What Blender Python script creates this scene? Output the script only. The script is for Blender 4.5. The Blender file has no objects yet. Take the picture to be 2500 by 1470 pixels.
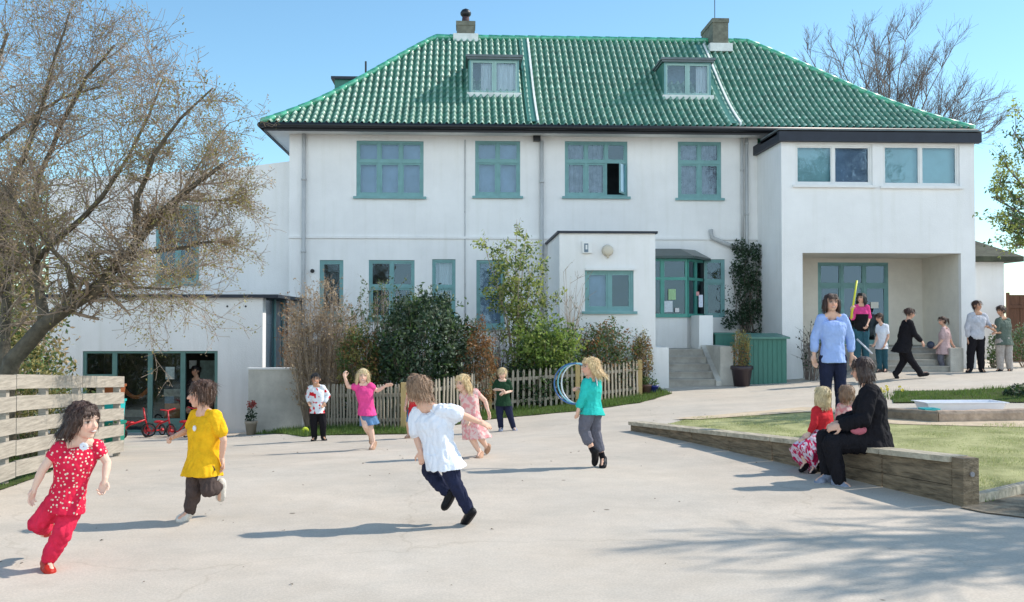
import bpy, math, random
import numpy as np
from mathutils import Vector, Matrix, noise
R = math.radians
rnd = random.Random(7)
SC = bpy.context.scene
COL = SC.collection

# ---------------------------------------------------------------- camera
FPX, YAW, PITCH, CAMZ = 2430.0, R(2.8), R(1.18), 1.6
cam_d = bpy.data.cameras.new('camera'); cam = bpy.data.objects.new('camera', cam_d); COL.objects.link(cam)
cam_d.sensor_width = 36; cam_d.lens = FPX/2500*36; cam_d.clip_start = 0.1; cam_d.clip_end = 2000
cam.location = (0, 0, CAMZ); cam.rotation_euler = (R(90)+PITCH, 0, -YAW)
SC.camera = cam
CM = Matrix.Rotation(-YAW, 3, 'Z') @ Matrix.Rotation(R(90)+PITCH, 3, 'X')
def ray(px, py):
    return CM @ Vector(((px-1250)/FPX, (735-py)/FPX, -1))
def at(px, py, Y):                      # point of the photo at depth Y
    d = ray(px, py); t = Y/d.y
    return Vector((d.x*t, Y, CAMZ+d.z*t))

# ---------------------------------------------------------------- terrain height
def _tps(pts):
    P = np.array(pts, float); n = len(P); X = P[:, :2]
    d = np.linalg.norm(X[:, None]-X[None], axis=2)
    K = np.where(d > 0, d*d*np.log(np.maximum(d, 1e-9)), 0) + np.eye(n)*0.05
    A = np.zeros((n+3, n+3)); A[:n, :n] = K; A[:n, n] = 1; A[:n, n+1:] = X; A[n, :n] = 1; A[n+1:, :n] = X.T
    w = np.linalg.solve(A, np.r_[P[:, 2], 0, 0, 0])
    return X, w
GP = [(x, y, 0) for x in (-6, -2, 2, 6, 10) for y in (-2, 2, 5)] + [
 (-5, 8, 0), (-2, 8.5, 0), (1, 8, 0), (4.3, 8.5, 0), (8, 8.5, .08), (13, 8, .15), (0, 11, 0), (-3, 11, -.03), (2.4, 11, 0), (2.6, 14.5, 0),
 (-4.7, 9.6, -.02), (-4.9, 14.4, -.3), (-8, 10, -.05), (-10, 15, -.4), (-7.5, 21.5, -.77), (-4.4, 21.5, -.77), (-11, 22, -.8), (-3.6, 20.3, -.62),
 (-2.4, 17.6, -.32), (-1.0, 17.2, -.25), (.6, 19, -.16), (2.3, 20, -.04), (3.7, 21, .04), (-.4, 13.4, -.08), (.5, 16, -.17), (-2.3, 15.5, -.26),
 (5, 22, .15), (8, 23, .27), (8, 21, .25), (11.3, 22.3, .45), (6, 15, .12), (5.5, 11, .08), (8, 15, .22), (10, 18, .38), (0, 25, -.2), (-3, 25, -.5), (5, 25, .2), (12, 25, .5), (15, 12, .35), (16, 20, .5), (9.5, 22.4, .47), (11.4, 22.4, .47), (10, 21, .38), (13, 22.5, .49)]
TX, TW = _tps(GP)
def g(x, y):
    x = min(max(x, -13), 17); y = min(max(y, -3), 27)
    d2 = (TX[:, 0]-x)**2+(TX[:, 1]-y)**2
    n = len(TX)
    return float((TW[:n]*np.where(d2 > 0, .5*d2*np.log(np.maximum(d2, 1e-12)), 0)).sum()+TW[n]+TW[n+1]*x+TW[n+2]*y)
def hit(px, py, off=0.):                # where a photo pixel meets the ground
    d = ray(px, py); t = 1.0
    while t < 400:
        p = Vector((d.x*t, d.y*t, CAMZ+d.z*t))
        if p.z <= g(p.x, p.y)+off: break
        t += .04
    return p

# ---------------------------------------------------------------- object helpers
def thing(name, label, cat, loc, group=None, kind=None):
    o = bpy.data.objects.new(name, None); COL.objects.link(o); o.location = loc; o.empty_display_size = .2
    o['label'] = label; o['category'] = cat
    if group: o['group'] = group
    if kind: o['kind'] = kind
    o['org'] = tuple(loc)
    return o
def tag(o, label=None, cat=None, group=None, kind=None):
    if label: o['label'] = label
    if cat: o['category'] = cat
    if group: o['group'] = group
    if kind: o['kind'] = kind
    return o
def mesh_obj(name, me, mats, parent=None, smooth=False):
    if not isinstance(mats, (list, tuple)): mats = [mats]
    for m in mats: me.materials.append(m)
    if smooth: me.polygons.foreach_set('use_smooth', [True]*len(me.polygons))
    o = bpy.data.objects.new(name, me); COL.objects.link(o)
    if parent: o.parent = parent
    return o
def org_of(p):
    while p is not None and 'org' not in p: p = p.parent
    return Vector(p['org']) if p is not None else Vector((0, 0, 0))
class MB:
    def __init__(s): s.v = []; s.f = []; s.m = []; s.mi = 0
    def add(s, vs, fs):
        b = len(s.v); s.v += [tuple(v) for v in vs]; s.f += [tuple(b+i for i in f) for f in fs]; s.m += [s.mi]*len(fs)
    def hexa(s, c):                     # 8 corners, bottom 4 then top 4
        s.add(c, [(0, 3, 2, 1), (4, 5, 6, 7), (0, 1, 5, 4), (1, 2, 6, 5), (2, 3, 7, 6), (3, 0, 4, 7)])
    def box(s, x0, y0, z0, x1, y1, z1):
        s.hexa([(x0, y0, z0), (x1, y0, z0), (x1, y1, z0), (x0, y1, z0), (x0, y0, z1), (x1, y0, z1), (x1, y1, z1), (x0, y1, z1)])
    def bar(s, p, q, w, h, up=(0, 0, 1)):
        p = Vector(p); q = Vector(q); d = (q-p).normalized(); u = Vector(up)
        a = d.cross(u)
        if a.length < 1e-4: a = d.cross(Vector((0, 1, 0)))
        a.normalize(); b = a.cross(d).normalized(); a = a*w/2; b = b*h/2
        s.hexa([p-a-b, p+a-b, q+a-b, q-a-b, p-a+b, p+a+b, q+a+b, q-a+b])
    def quad(s, a, b, c, d): s.add([a, b, c, d], [(0, 1, 2, 3)])
    def loft(s, rings, cap=True):
        n = len(rings[0]); vs = [v for r in rings for v in r]; fs = []
        for i in range(len(rings)-1):
            for k in range(n):
                fs.append((i*n+k, i*n+(k+1) % n, (i+1)*n+(k+1) % n, (i+1)*n+k))
        if cap: fs.append(tuple(range(n-1, -1, -1))); fs.append(tuple(range((len(rings)-1)*n, len(rings)*n)))
        s.add(vs, fs)
    def tube(s, pts, rad, n=8, cap=True):
        pts = [Vector(p) for p in pts]
        if not isinstance(rad, (list, tuple)): rad = [rad]*len(pts)
        rings = []; u = None
        for i, p in enumerate(pts):
            d = (pts[min(i+1, len(pts)-1)]-pts[max(i-1, 0)])
            if d.length < 1e-9: d = Vector((0, 0, 1))
            d.normalize()
            if u is None: u = d.cross(Vector((0, 0, 1)) if abs(d.z) < .9 else Vector((1, 0, 0))).normalized()
            u = (u-d*u.dot(d)).normalized(); w = d.cross(u)
            rings.append([p+(u*math.cos(2*math.pi*k/n)+w*math.sin(2*math.pi*k/n))*rad[i] for k in range(n)])
        s.loft(rings, cap)
    def lathe(s, c, prof, n=16):        # prof: (radius, z)
        c = Vector(c); s.loft([[c+Vector((r*math.cos(2*math.pi*k/n), r*math.sin(2*math.pi*k/n), z)) for k in range(n)] for r, z in prof])
    def ball(s, c, r, ax=None, nu=12, nv=8):   # ellipsoid; ax = 3 unit axes
        c = Vector(c)
        if not isinstance(r, (list, tuple)): r = (r, r, r)
        ax = ax or (Vector((1, 0, 0)), Vector((0, 1, 0)), Vector((0, 0, 1)))
        rings = []
        for j in range(1, nv):
            t = math.pi*j/nv
            rings.append([c+ax[0]*(r[0]*math.sin(t)*math.cos(2*math.pi*k/nu))+ax[1]*(r[1]*math.sin(t)*math.sin(2*math.pi*k/nu))-ax[2]*(r[2]*math.cos(t)) for k in range(nu)])
        b = len(s.v); s.loft(rings, False); e = len(s.v)
        s.add([c-ax[2]*r[2], c+ax[2]*r[2]], [])
        for k in range(nu):
            s.f.append((e, b+(k+1) % nu, b+k)); s.m.append(s.mi)
            s.f.append((e+1, e-nu+k, e-nu+(k+1) % nu)); s.m.append(s.mi)
    def cap2(s, p, q, r0, r1, n=10):    # closed tapered capsule
        p = Vector(p); q = Vector(q); d = q-p; L = d.length
        if L < 1e-6: d = Vector((0, 0, 1)); L = 1e-6
        d = d/L; pts = []; rr = []
        for t in (-.98, -.8, -.4): pts.append(p+d*r0*t); rr.append(r0*math.sqrt(1-t*t))
        m = max(2, int(L/.04)+1)
        for i in range(m+1): pts.append(p+d*L*i/m); rr.append(r0+(r1-r0)*i/m)
        for t in (.4, .8, .98): pts.append(q+d*r1*t); rr.append(r1*math.sqrt(1-t*t))
        s.tube(pts, rr, n)
    def build(s, name, mats, parent=None, smooth=False):
        o = org_of(parent)
        me = bpy.data.meshes.new(name)
        me.from_pydata([(v[0]-o.x, v[1]-o.y, v[2]-o.z) for v in s.v], [], s.f)
        if any(s.m): me.polygons.foreach_set('material_index', s.m)
        me.update()
        return mesh_obj(name, me, mats, parent, smooth)
def single(mb, name, mats, label, cat, loc=None, group=None, kind=None, smooth=False):
    """a thing that is one mesh, its origin at its base"""
    if loc is None:
        a = np.array(mb.v); loc = ((a[:, 0].min()+a[:, 0].max())/2, (a[:, 1].min()+a[:, 1].max())/2, a[:, 2].min())
    me = bpy.data.meshes.new(name); me.from_pydata([(v[0]-loc[0], v[1]-loc[1], v[2]-loc[2]) for v in mb.v], [], mb.f)
    if any(mb.m): me.polygons.foreach_set('material_index', mb.m)
    me.update(); o = mesh_obj(name, me, mats, None, smooth); o.location = loc; o['org'] = tuple(loc)
    return tag(o, label, cat, group, kind)

# ---------------------------------------------------------------- materials
def srgb(r, g_, b): return tuple((c/255/12.92 if c/255 <= .04045 else ((c/255+.055)/1.055)**2.4) for c in (r, g_, b))
def M(name, col, rough=.8, var=.12, scale=4., bump=0., bscale=60., spec=.4, coat=0., island=0., stretch=None, hue=None, sss=0.):
    m = bpy.data.materials.new(name); m.use_nodes = True; n = m.node_tree; N = n.nodes; L = n.links
    b = N['Principled BSDF']; b.inputs['Roughness'].default_value = rough; b.inputs['Specular IOR Level'].default_value = spec
    if coat: b.inputs['Coat Weight'].default_value = coat; b.inputs['Coat Roughness'].default_value = .08
    tc = N.new('ShaderNodeTexCoord'); src = tc.outputs['Object']
    if stretch:
        mp = N.new('ShaderNodeMapping'); mp.inputs['Scale'].default_value = stretch; L.new(src, mp.inputs['Vector']); src = mp.outputs['Vector']
    nz = N.new('ShaderNodeTexNoise'); nz.inputs['Scale'].default_value = scale; nz.inputs['Detail'].default_value = 6; nz.inputs['Roughness'].default_value = .65
    L.new(src, nz.inputs['Vector'])
    r = N.new('ShaderNodeValToRGB'); r.color_ramp.elements[0].position = .3; r.color_ramp.elements[1].position = .72
    c2 = hue or col
    r.color_ramp.elements[0].color = (*[max(0, c*(1-var)) for c in col], 1); r.color_ramp.elements[1].color = (*[min(1, c*(1+var)) for c in c2], 1)
    L.new(nz.outputs['Fac'], r.inputs['Fac']); out = r.outputs['Color']
    if island:
        gm = N.new('ShaderNodeNewGeometry'); mr = N.new('ShaderNodeMapRange'); mr.inputs['To Min'].default_value = 1-island; mr.inputs['To Max'].default_value = 1+island
        L.new(gm.outputs['Random Per Island'], mr.inputs['Value'])
        vm = N.new('ShaderNodeVectorMath'); vm.operation = 'SCALE'; L.new(out, vm.inputs[0]); L.new(mr.outputs['Result'], vm.inputs['Scale']); out = vm.outputs['Vector']
    L.new(out, b.inputs['Base Color'])
    if sss: b.inputs['Subsurface Weight'].default_value = sss; b.inputs['Subsurface Radius'].default_value = (.01, .004, .002)
    if bump:
        n2 = N.new('ShaderNodeTexNoise'); n2.inputs['Scale'].default_value = bscale; n2.inputs['Detail'].default_value = 4; L.new(src, n2.inputs['Vector'])
        bp = N.new('ShaderNodeBump'); bp.inputs['Strength'].default_value = bump; bp.inputs['Distance'].default_value = .02
        L.new(n2.outputs['Fac'], bp.inputs['Height']); L.new(bp.outputs['Normal'], b.inputs['Normal'])
    return m
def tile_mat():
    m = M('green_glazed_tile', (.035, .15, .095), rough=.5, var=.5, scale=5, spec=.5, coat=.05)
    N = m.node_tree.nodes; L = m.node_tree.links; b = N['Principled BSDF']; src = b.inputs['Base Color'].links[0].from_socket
    a = N.new('ShaderNodeVertexColor'); a.layer_name = 'crest_glint'; nz = N.new('ShaderNodeTexNoise'); nz.inputs['Scale'].default_value = 2.2; nz.inputs['Detail'].default_value = 5
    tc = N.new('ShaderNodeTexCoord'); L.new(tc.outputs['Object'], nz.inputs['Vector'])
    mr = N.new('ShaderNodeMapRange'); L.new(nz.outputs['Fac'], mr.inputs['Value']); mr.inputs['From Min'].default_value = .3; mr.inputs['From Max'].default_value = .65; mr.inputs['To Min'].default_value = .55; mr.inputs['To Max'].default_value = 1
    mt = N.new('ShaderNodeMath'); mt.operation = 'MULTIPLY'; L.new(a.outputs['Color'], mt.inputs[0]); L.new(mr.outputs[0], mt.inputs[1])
    mx = N.new('ShaderNodeMixRGB'); L.new(mt.outputs[0], mx.inputs['Fac']); L.new(src, mx.inputs[1]); mx.inputs[2].default_value = (.52, .74, .60, 1); L.new(mx.outputs['Color'], b.inputs['Base Color']); return m  # pale mint on the crests puts the glaze's sun stripes into the colour
def leaf_mat(name, col, island=.45, trans=.3, var=.25):
    m = M(name, col, rough=.5, var=var, scale=1.7, island=island)
    N = m.node_tree.nodes; L = m.node_tree.links; b = N['Principled BSDF']; o = N['Material Output']
    t = N.new('ShaderNodeBsdfTranslucent'); t.inputs['Color'].default_value = (*[min(1, c*1.6) for c in col], 1)
    mx = N.new('ShaderNodeMixShader'); mx.inputs['Fac'].default_value = trans
    L.new(b.outputs['BSDF'], mx.inputs[1]); L.new(t.outputs['BSDF'], mx.inputs[2]); L.new(mx.outputs['Shader'], o.inputs['Surface'])
    return m
MAT = {}
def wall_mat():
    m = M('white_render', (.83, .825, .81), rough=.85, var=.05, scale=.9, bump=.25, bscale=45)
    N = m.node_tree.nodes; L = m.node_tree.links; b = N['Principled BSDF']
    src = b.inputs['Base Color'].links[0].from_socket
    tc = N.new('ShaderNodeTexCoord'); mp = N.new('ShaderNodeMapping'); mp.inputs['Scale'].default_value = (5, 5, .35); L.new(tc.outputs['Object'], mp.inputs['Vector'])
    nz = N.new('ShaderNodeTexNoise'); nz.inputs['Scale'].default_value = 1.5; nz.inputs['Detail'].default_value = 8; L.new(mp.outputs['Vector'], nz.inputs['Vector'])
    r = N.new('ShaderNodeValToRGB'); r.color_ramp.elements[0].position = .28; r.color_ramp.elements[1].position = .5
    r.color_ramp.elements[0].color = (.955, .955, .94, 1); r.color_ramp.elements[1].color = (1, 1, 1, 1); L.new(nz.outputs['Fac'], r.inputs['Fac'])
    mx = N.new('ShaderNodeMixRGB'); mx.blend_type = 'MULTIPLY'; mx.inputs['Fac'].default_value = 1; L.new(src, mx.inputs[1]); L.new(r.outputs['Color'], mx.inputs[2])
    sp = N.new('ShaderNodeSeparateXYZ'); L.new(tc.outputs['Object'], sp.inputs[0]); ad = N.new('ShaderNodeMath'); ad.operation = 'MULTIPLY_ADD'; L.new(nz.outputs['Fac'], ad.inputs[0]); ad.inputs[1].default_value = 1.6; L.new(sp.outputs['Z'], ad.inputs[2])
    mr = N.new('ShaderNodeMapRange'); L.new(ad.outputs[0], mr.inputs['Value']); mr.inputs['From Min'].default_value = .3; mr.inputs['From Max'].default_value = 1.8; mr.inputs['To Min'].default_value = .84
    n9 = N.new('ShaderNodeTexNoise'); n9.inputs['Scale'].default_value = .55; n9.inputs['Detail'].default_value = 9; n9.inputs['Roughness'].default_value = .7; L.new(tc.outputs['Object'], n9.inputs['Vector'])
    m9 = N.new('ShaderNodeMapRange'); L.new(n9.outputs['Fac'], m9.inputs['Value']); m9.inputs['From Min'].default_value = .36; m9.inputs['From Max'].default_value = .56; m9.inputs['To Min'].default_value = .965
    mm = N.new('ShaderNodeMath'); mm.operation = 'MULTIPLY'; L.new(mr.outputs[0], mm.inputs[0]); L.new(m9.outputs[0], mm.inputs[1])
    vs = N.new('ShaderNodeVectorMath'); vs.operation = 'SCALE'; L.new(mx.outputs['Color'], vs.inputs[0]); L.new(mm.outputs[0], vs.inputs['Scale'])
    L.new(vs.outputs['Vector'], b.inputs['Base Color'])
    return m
MAT['wall'] = wall_mat()
MAT['cream'] = M('cream_render', (.74, .70, .62), bump=.2, bscale=40, var=.06)
MAT['teal'] = M('teal_paint', (.17, .35, .355), rough=.45, var=.12, scale=6)
MAT['tealdark'] = M('green_painted_wood', (.045, .17, .135), rough=.5, var=.12, scale=5, stretch=(6, 6, 1))
MAT['whitepaint'] = M('white_paint', (.78, .78, .76), rough=.5, var=.05)
MAT['tile'] = M('green_glazed_tile', (.03, .30, .15), rough=.38, var=.3, scale=9, spec=.8, coat=.5, hue=(.09, .46, .28))
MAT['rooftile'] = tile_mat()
MAT['lead'] = M('lead_sheet', (.13, .16, .17), rough=.5, var=.2)
MAT['gutter'] = M('black_gutter', (.012, .013, .016), rough=.4, var=.2)
MAT['fascia'] = M('dark_fascia', (.02, .026, .04), rough=.55, var=.2)
MAT['mortar'] = M('pale_mortar', (.72, .74, .70), rough=.8, var=.15, bump=.3)
MAT['concrete'] = M('concrete', (.36, .34, .30), var=.25, scale=3, bump=.4, bscale=30)
MAT['oldconcrete'] = M('weathered_concrete', (.50, .48, .43), var=.22, scale=2.2, bump=.4, bscale=25)
MAT['chim'] = M('chimney_render', (.17, .17, .13), var=.35, scale=6, bump=.6, bscale=18)
MAT['pipe'] = M('grey_painted_pipe', (.46, .47, .47), rough=.5, var=.1)
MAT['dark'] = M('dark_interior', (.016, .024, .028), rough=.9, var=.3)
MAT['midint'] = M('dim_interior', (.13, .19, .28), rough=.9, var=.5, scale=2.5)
MAT['curtain'] = M('net_curtain', (.62, .66, .70), rough=.9, var=.25, scale=3, stretch=(14, 14, .6))
MAT['paper'] = M('paper', (.75, .75, .70), var=.05)
MAT['wood'] = M('weathered_board', (.36, .32, .265), rough=.85, var=.32, scale=3, stretch=(4, 1, 14), bump=.3, bscale=12)
MAT['picket'] = M('grey_picket_wood', (.36, .31, .24), var=.25, scale=7, stretch=(6, 6, .8), bump=.3, island=.0)
MAT['post'] = M('yellow_new_wood', (.50, .36, .16), var=.2, scale=6, stretch=(5, 5, .7))
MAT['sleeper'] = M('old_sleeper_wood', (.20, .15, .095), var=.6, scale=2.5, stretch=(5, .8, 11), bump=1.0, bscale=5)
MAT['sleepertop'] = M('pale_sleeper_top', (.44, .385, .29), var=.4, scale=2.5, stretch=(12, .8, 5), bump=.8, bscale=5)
MAT['fencebrown'] = M('brown_fence_wood', (.11, .05, .028), var=.35, scale=5, stretch=(8, 8, .6), bump=.3)
def glass():
    m = bpy.data.materials.new('window_glass'); m.use_nodes = True; N = m.node_tree.nodes; L = m.node_tree.links; N.remove(N['Principled BSDF'])
    t = N.new('ShaderNodeBsdfTransparent'); t.inputs['Color'].default_value = (.84, .90, .91, 1)
    gl = N.new('ShaderNodeBsdfGlossy'); gl.inputs['Roughness'].default_value = .03; gl.inputs['Color'].default_value = (.62, .85, 1, 1)
    tc = N.new('ShaderNodeTexCoord'); nz = N.new('ShaderNodeTexNoise'); nz.inputs['Scale'].default_value = 1.8; L.new(tc.outputs['Object'], nz.inputs['Vector'])
    bp = N.new('ShaderNodeBump'); bp.inputs['Strength'].default_value = .25; bp.inputs['Distance'].default_value = .02; L.new(nz.outputs['Fac'], bp.inputs['Height']); L.new(bp.outputs['Normal'], gl.inputs['Normal'])
    fr = N.new('ShaderNodeFresnel'); fr.inputs['IOR'].default_value = 1.5
    mth = N.new('ShaderNodeMath'); mth.operation = 'MULTIPLY_ADD'; mth.inputs[1].default_value = 1.1; mth.inputs[2].default_value = .045; L.new(fr.outputs['Fac'], mth.inputs[0])
    mx = N.new('ShaderNodeMixShader'); L.new(mth.outputs[0], mx.inputs['Fac']); L.new(t.outputs[0], mx.inputs[1]); L.new(gl.outputs[0], mx.inputs[2])
    L.new(mx.outputs[0], N['Material Output'].inputs['Surface'])
    return m
MAT['glass'] = glass()

# ---------------------------------------------------------------- light
SUN_EL, SUN_AZ = R(42), R(14)            # azimuth from +X towards +Y
sd = Vector((math.cos(SUN_EL)*math.cos(SUN_AZ), math.cos(SUN_EL)*math.sin(SUN_AZ), math.sin(SUN_EL)))
W = bpy.data.worlds.new('World'); SC.world = W; W.use_nodes = True
wn = W.node_tree.nodes; wl = W.node_tree.links
sky = wn.new('ShaderNodeTexSky'); sky.sky_type = 'NISHITA'; sky.sun_disc = False
sky.sun_elevation = SUN_EL; sky.sun_rotation = math.atan2(sd.x, sd.y); sky.air_density = 1.0; sky.dust_density = .2; sky.ozone_density = 2.2; sky.altitude = 0
sm_ = wn.new('ShaderNodeVectorMath'); sm_.operation = 'MULTIPLY'; sm_.inputs[1].default_value = (1.10, 1.38, 1.36); wl.new(sky.outputs['Color'], sm_.inputs[0])
# bright band added low in the sky behind the camera to fill the facade
gt = wn.new('ShaderNodeTexCoord'); sx = wn.new('ShaderNodeSeparateXYZ'); wl.new(gt.outputs['Generated'], sx.inputs[0])
m1 = wn.new('ShaderNodeMapRange'); m1.interpolation_type = 'SMOOTHSTEP'; wl.new(sx.outputs['Y'], m1.inputs['Value']); m1.inputs['From Min'].default_value = .05; m1.inputs['From Max'].default_value = -.55
m2 = wn.new('ShaderNodeMapRange'); m2.interpolation_type = 'SMOOTHSTEP'; wl.new(sx.outputs['Z'], m2.inputs['Value']); m2.inputs['From Min'].default_value = .75; m2.inputs['From Max'].default_value = .2
cn = wn.new('ShaderNodeTexNoise'); cn.inputs['Scale'].default_value = 3; cn.inputs['Detail'].default_value = 6; wl.new(gt.outputs['Generated'], cn.inputs['Vector'])
m3 = wn.new('ShaderNodeMapRange'); wl.new(cn.outputs['Fac'], m3.inputs['Value']); m3.inputs['From Min'].default_value = .35; m3.inputs['From Max'].default_value = .6; m3.inputs['To Min'].default_value = .55
q1 = wn.new('ShaderNodeMath'); q1.operation = 'MULTIPLY'; wl.new(m1.outputs[0], q1.inputs[0]); wl.new(m2.outputs[0], q1.inputs[1])
q2 = wn.new('ShaderNodeMath'); q2.operation = 'MULTIPLY'; wl.new(q1.outputs[0], q2.inputs[0]); wl.new(m3.outputs[0], q2.inputs[1])
mxw = wn.new('ShaderNodeMixRGB'); wl.new(q2.outputs[0], mxw.inputs['Fac']); wl.new(sm_.outputs['Vector'], mxw.inputs[1]); mxw.inputs[2].default_value = (13.2, 15.4, 16.9, 1)
wl.new(mxw.outputs['Color'], wn['Background'].inputs['Color']); wn['Background'].inputs['Strength'].default_value = .15
ld = bpy.data.lights.new('sun', 'SUN'); ld.energy = 5; ld.angle = R(.55); ld.color = (1, .92, .82)
lo = bpy.data.objects.new('sun', ld); COL.objects.link(lo); lo.rotation_euler = (-sd).to_track_quat('-Z', 'Y').to_euler(); lo.location = (10, 0, 20)
SC.view_settings.view_transform = 'Standard'; SC.view_settings.look = 'None'; SC.view_settings.exposure = 0; SC.view_settings.gamma = 1
SC.cycles.max_bounces = 8; SC.cycles.transparent_max_bounces = 12
# ================================================================ GROUND
def axis(lo, hi, step, far):
    a = list(np.arange(lo, hi+1e-6, step)); s = step; x = lo
    left = []
    while x > -far: s *= 1.5; x -= s; left.append(x)
    s = step; x = hi; right = []
    while x < far: s *= 1.5; x += s; right.append(x)
    return left[::-1]+a+right
def tarmac_mat():
    m = M('playground_tarmac', (.545, .495, .43), rough=.9, var=.10, scale=.55, bump=.2, bscale=160, spec=.25)
    N = m.node_tree.nodes; L = m.node_tree.links; b = N['Principled BSDF']; src = b.inputs['Base Color'].links[0].from_socket
    tc = N.new('ShaderNodeTexCoord')
    def mul(src, fac_sock, c0, c1, p0, p1):
        r = N.new('ShaderNodeValToRGB'); r.color_ramp.elements[0].position = p0; r.color_ramp.elements[1].position = p1
        r.color_ramp.elements[0].color = (*c0, 1); r.color_ramp.elements[1].color = (*c1, 1); L.new(fac_sock, r.inputs['Fac'])
        mx = N.new('ShaderNodeMixRGB'); mx.blend_type = 'MULTIPLY'; mx.inputs['Fac'].default_value = 1; L.new(src, mx.inputs[1]); L.new(r.outputs['Color'], mx.inputs[2]); return mx.outputs['Color']
    n1 = N.new('ShaderNodeTexNoise'); n1.inputs['Scale'].default_value = 60; n1.inputs['Detail'].default_value = 3; L.new(tc.outputs['Object'], n1.inputs['Vector'])
    src = mul(src, n1.outputs['Fac'], (.90, .90, .90), (1.05, 1.05, 1.05), .35, .65)
    mp = N.new('ShaderNodeMapping'); mp.inputs['Scale'].default_value = (.5, .8, 1); L.new(tc.outputs['Object'], mp.inputs['Vector'])
    n2 = N.new('ShaderNodeTexNoise'); n2.inputs['Scale'].default_value = 1.3; n2.inputs['Detail'].default_value = 7; n2.inputs['Roughness'].default_value = .7; L.new(mp.outputs['Vector'], n2.inputs['Vector'])
    src = mul(src, n2.outputs['Fac'], (.92, .91, .89), (1.03, 1.01, .99), .34, .60)
    v = N.new('ShaderNodeTexVoronoi'); v.feature = 'DISTANCE_TO_EDGE'; v.inputs['Scale'].default_value = .23; 
    n3 = N.new('ShaderNodeTexNoise'); n3.inputs['Scale'].default_value = 1.5; n3.inputs['Detail'].default_value = 5; L.new(tc.outputs['Object'], n3.inputs['Vector'])
    ad = N.new('ShaderNodeMixRGB'); ad.blend_type = 'ADD'; ad.inputs['Fac'].default_value = .9; L.new(tc.outputs['Object'], ad.inputs[1]); L.new(n3.outputs['Color'], ad.inputs[2]); L.new(ad.outputs['Color'], v.inputs['Vector'])
    src = mul(src, v.outputs['Distance'], (.88, .87, .85), (1, 1, 1), .0, .004)
    # sparse dark spots (gum, grit)
    v2 = N.new('ShaderNodeTexVoronoi'); v2.inputs['Scale'].default_value = 1.1; L.new(tc.outputs['Object'], v2.inputs['Vector'])
    src = mul(src, v2.outputs['Distance'], (.35, .33, .3), (1, 1, 1), .022, .03)
    n4 = N.new('ShaderNodeTexNoise'); n4.inputs['Scale'].default_value = .42; n4.inputs['Detail'].default_value = 8; n4.inputs['Roughness'].default_value = .72; L.new(tc.outputs['Object'], n4.inputs['Vector'])
    src = mul(src, n4.outputs['Fac'], (.95, .96, .97), (1.03, 1.0, .97), .36, .64)
    n5 = N.new('ShaderNodeTexNoise'); n5.inputs['Scale'].default_value = 3.1; n5.inputs['Detail'].default_value = 10; n5.inputs['Roughness'].default_value = .8; L.new(tc.outputs['Object'], n5.inputs['Vector'])
    src = mul(src, n5.outputs['Fac'], (.93, .93, .925), (1.02, 1.02, 1.02), .34, .58)
    L.new(src, b.inputs['Base Color'])
    return m
MAT['tarmac'] = tarmac_mat()
MAT['grass'] = M('lawn_turf', (.29, .31, .135), rough=.95, var=.28, scale=2.2, bump=.7, bscale=55, hue=(.40, .39, .20), spec=.1)
MAT['darkgrass'] = M('rough_grass_ground', (.075, .10, .03), rough=.95, var=.4, scale=4, bump=.8, bscale=40, spec=.1)
MAT['soil'] = M('bed_soil', (.05, .038, .028), rough=.95, var=.4, scale=6, bump=.8, bscale=25, spec=.1)
MAT['sand'] = M('pale_sand', (.58, .47, .34), rough=.95, var=.2, scale=5, bump=.5, bscale=40, spec=.1)
MAT['mud'] = M('gritty_mud', (.27, .22, .16), rough=.95, var=.6, scale=5, bump=.8, bscale=30, spec=.1)
MAT['pathgrey'] = M('grey_path_tarmac', (.43, .42, .42), rough=.9, var=.15, scale=2, bump=.4, bscale=120, spec=.2)
xs = axis(-13, 17, .3, 500); ys = axis(-3, 27, .3, 600)
mb = MB(); mb.v = [(x, y, g(x, y)) for y in ys for x in xs]
nx = len(xs)
mb.f = [(j*nx+i, j*nx+i+1, (j+1)*nx+i+1, (j+1)*nx+i) for j in range(len(ys)-1) for i in range(nx-1)]; mb.m = [0]*len(mb.f)
single(mb, 'playground', MAT['tarmac'], None, None, loc=(0, 0, 0), kind='structure', smooth=True)

import bmesh
def drape(poly, off, step=.3):
    bm = bmesh.new(); vs = [bm.verts.new((p[0], p[1], 0)) for p in poly]; bm.faces.new(vs)
    xs_ = [p[0] for p in poly]; ys_ = [p[1] for p in poly]
    for ax_, lo, hi in ((0, min(xs_), max(xs_)), (1, min(ys_), max(ys_))):
        c = math.floor(lo/step)*step
        while c < hi:
            co = [0, 0, 0]; no = [0, 0, 0]; co[ax_] = c; no[ax_] = 1
            bmesh.ops.bisect_plane(bm, geom=bm.verts[:]+bm.edges[:]+bm.faces[:], plane_co=co, plane_no=no)
            c += step
    bmesh.ops.recalc_face_normals(bm, faces=bm.faces[:])
    mb = MB(); bm.verts.index_update()
    mb.v = [(v.co.x, v.co.y, g(v.co.x, v.co.y)+off) for v in bm.verts]
    for f in bm.faces:
        f.normal_update(); ids = [v.index for v in f.verts]
        mb.f.append(tuple(ids if f.normal.z > 0 else ids[::-1])); mb.m.append(0)
    bm.free(); return mb
def jag(poly, amp=.05, step=.35, closed=True):
    out = []
    for i in range(len(poly)):
        a = Vector(poly[i][:2]); b = Vector(poly[(i+1) % len(poly)][:2]); n = max(1, int((b-a).length/step))
        for k in range(n):
            p = a.lerp(b, k/n); out.append((p.x+rnd.uniform(-amp, amp), p.y+rnd.uniform(-amp, amp)))
    return out
def P2(*pix): return [tuple(hit(*p)[:2]) for p in pix]
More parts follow.
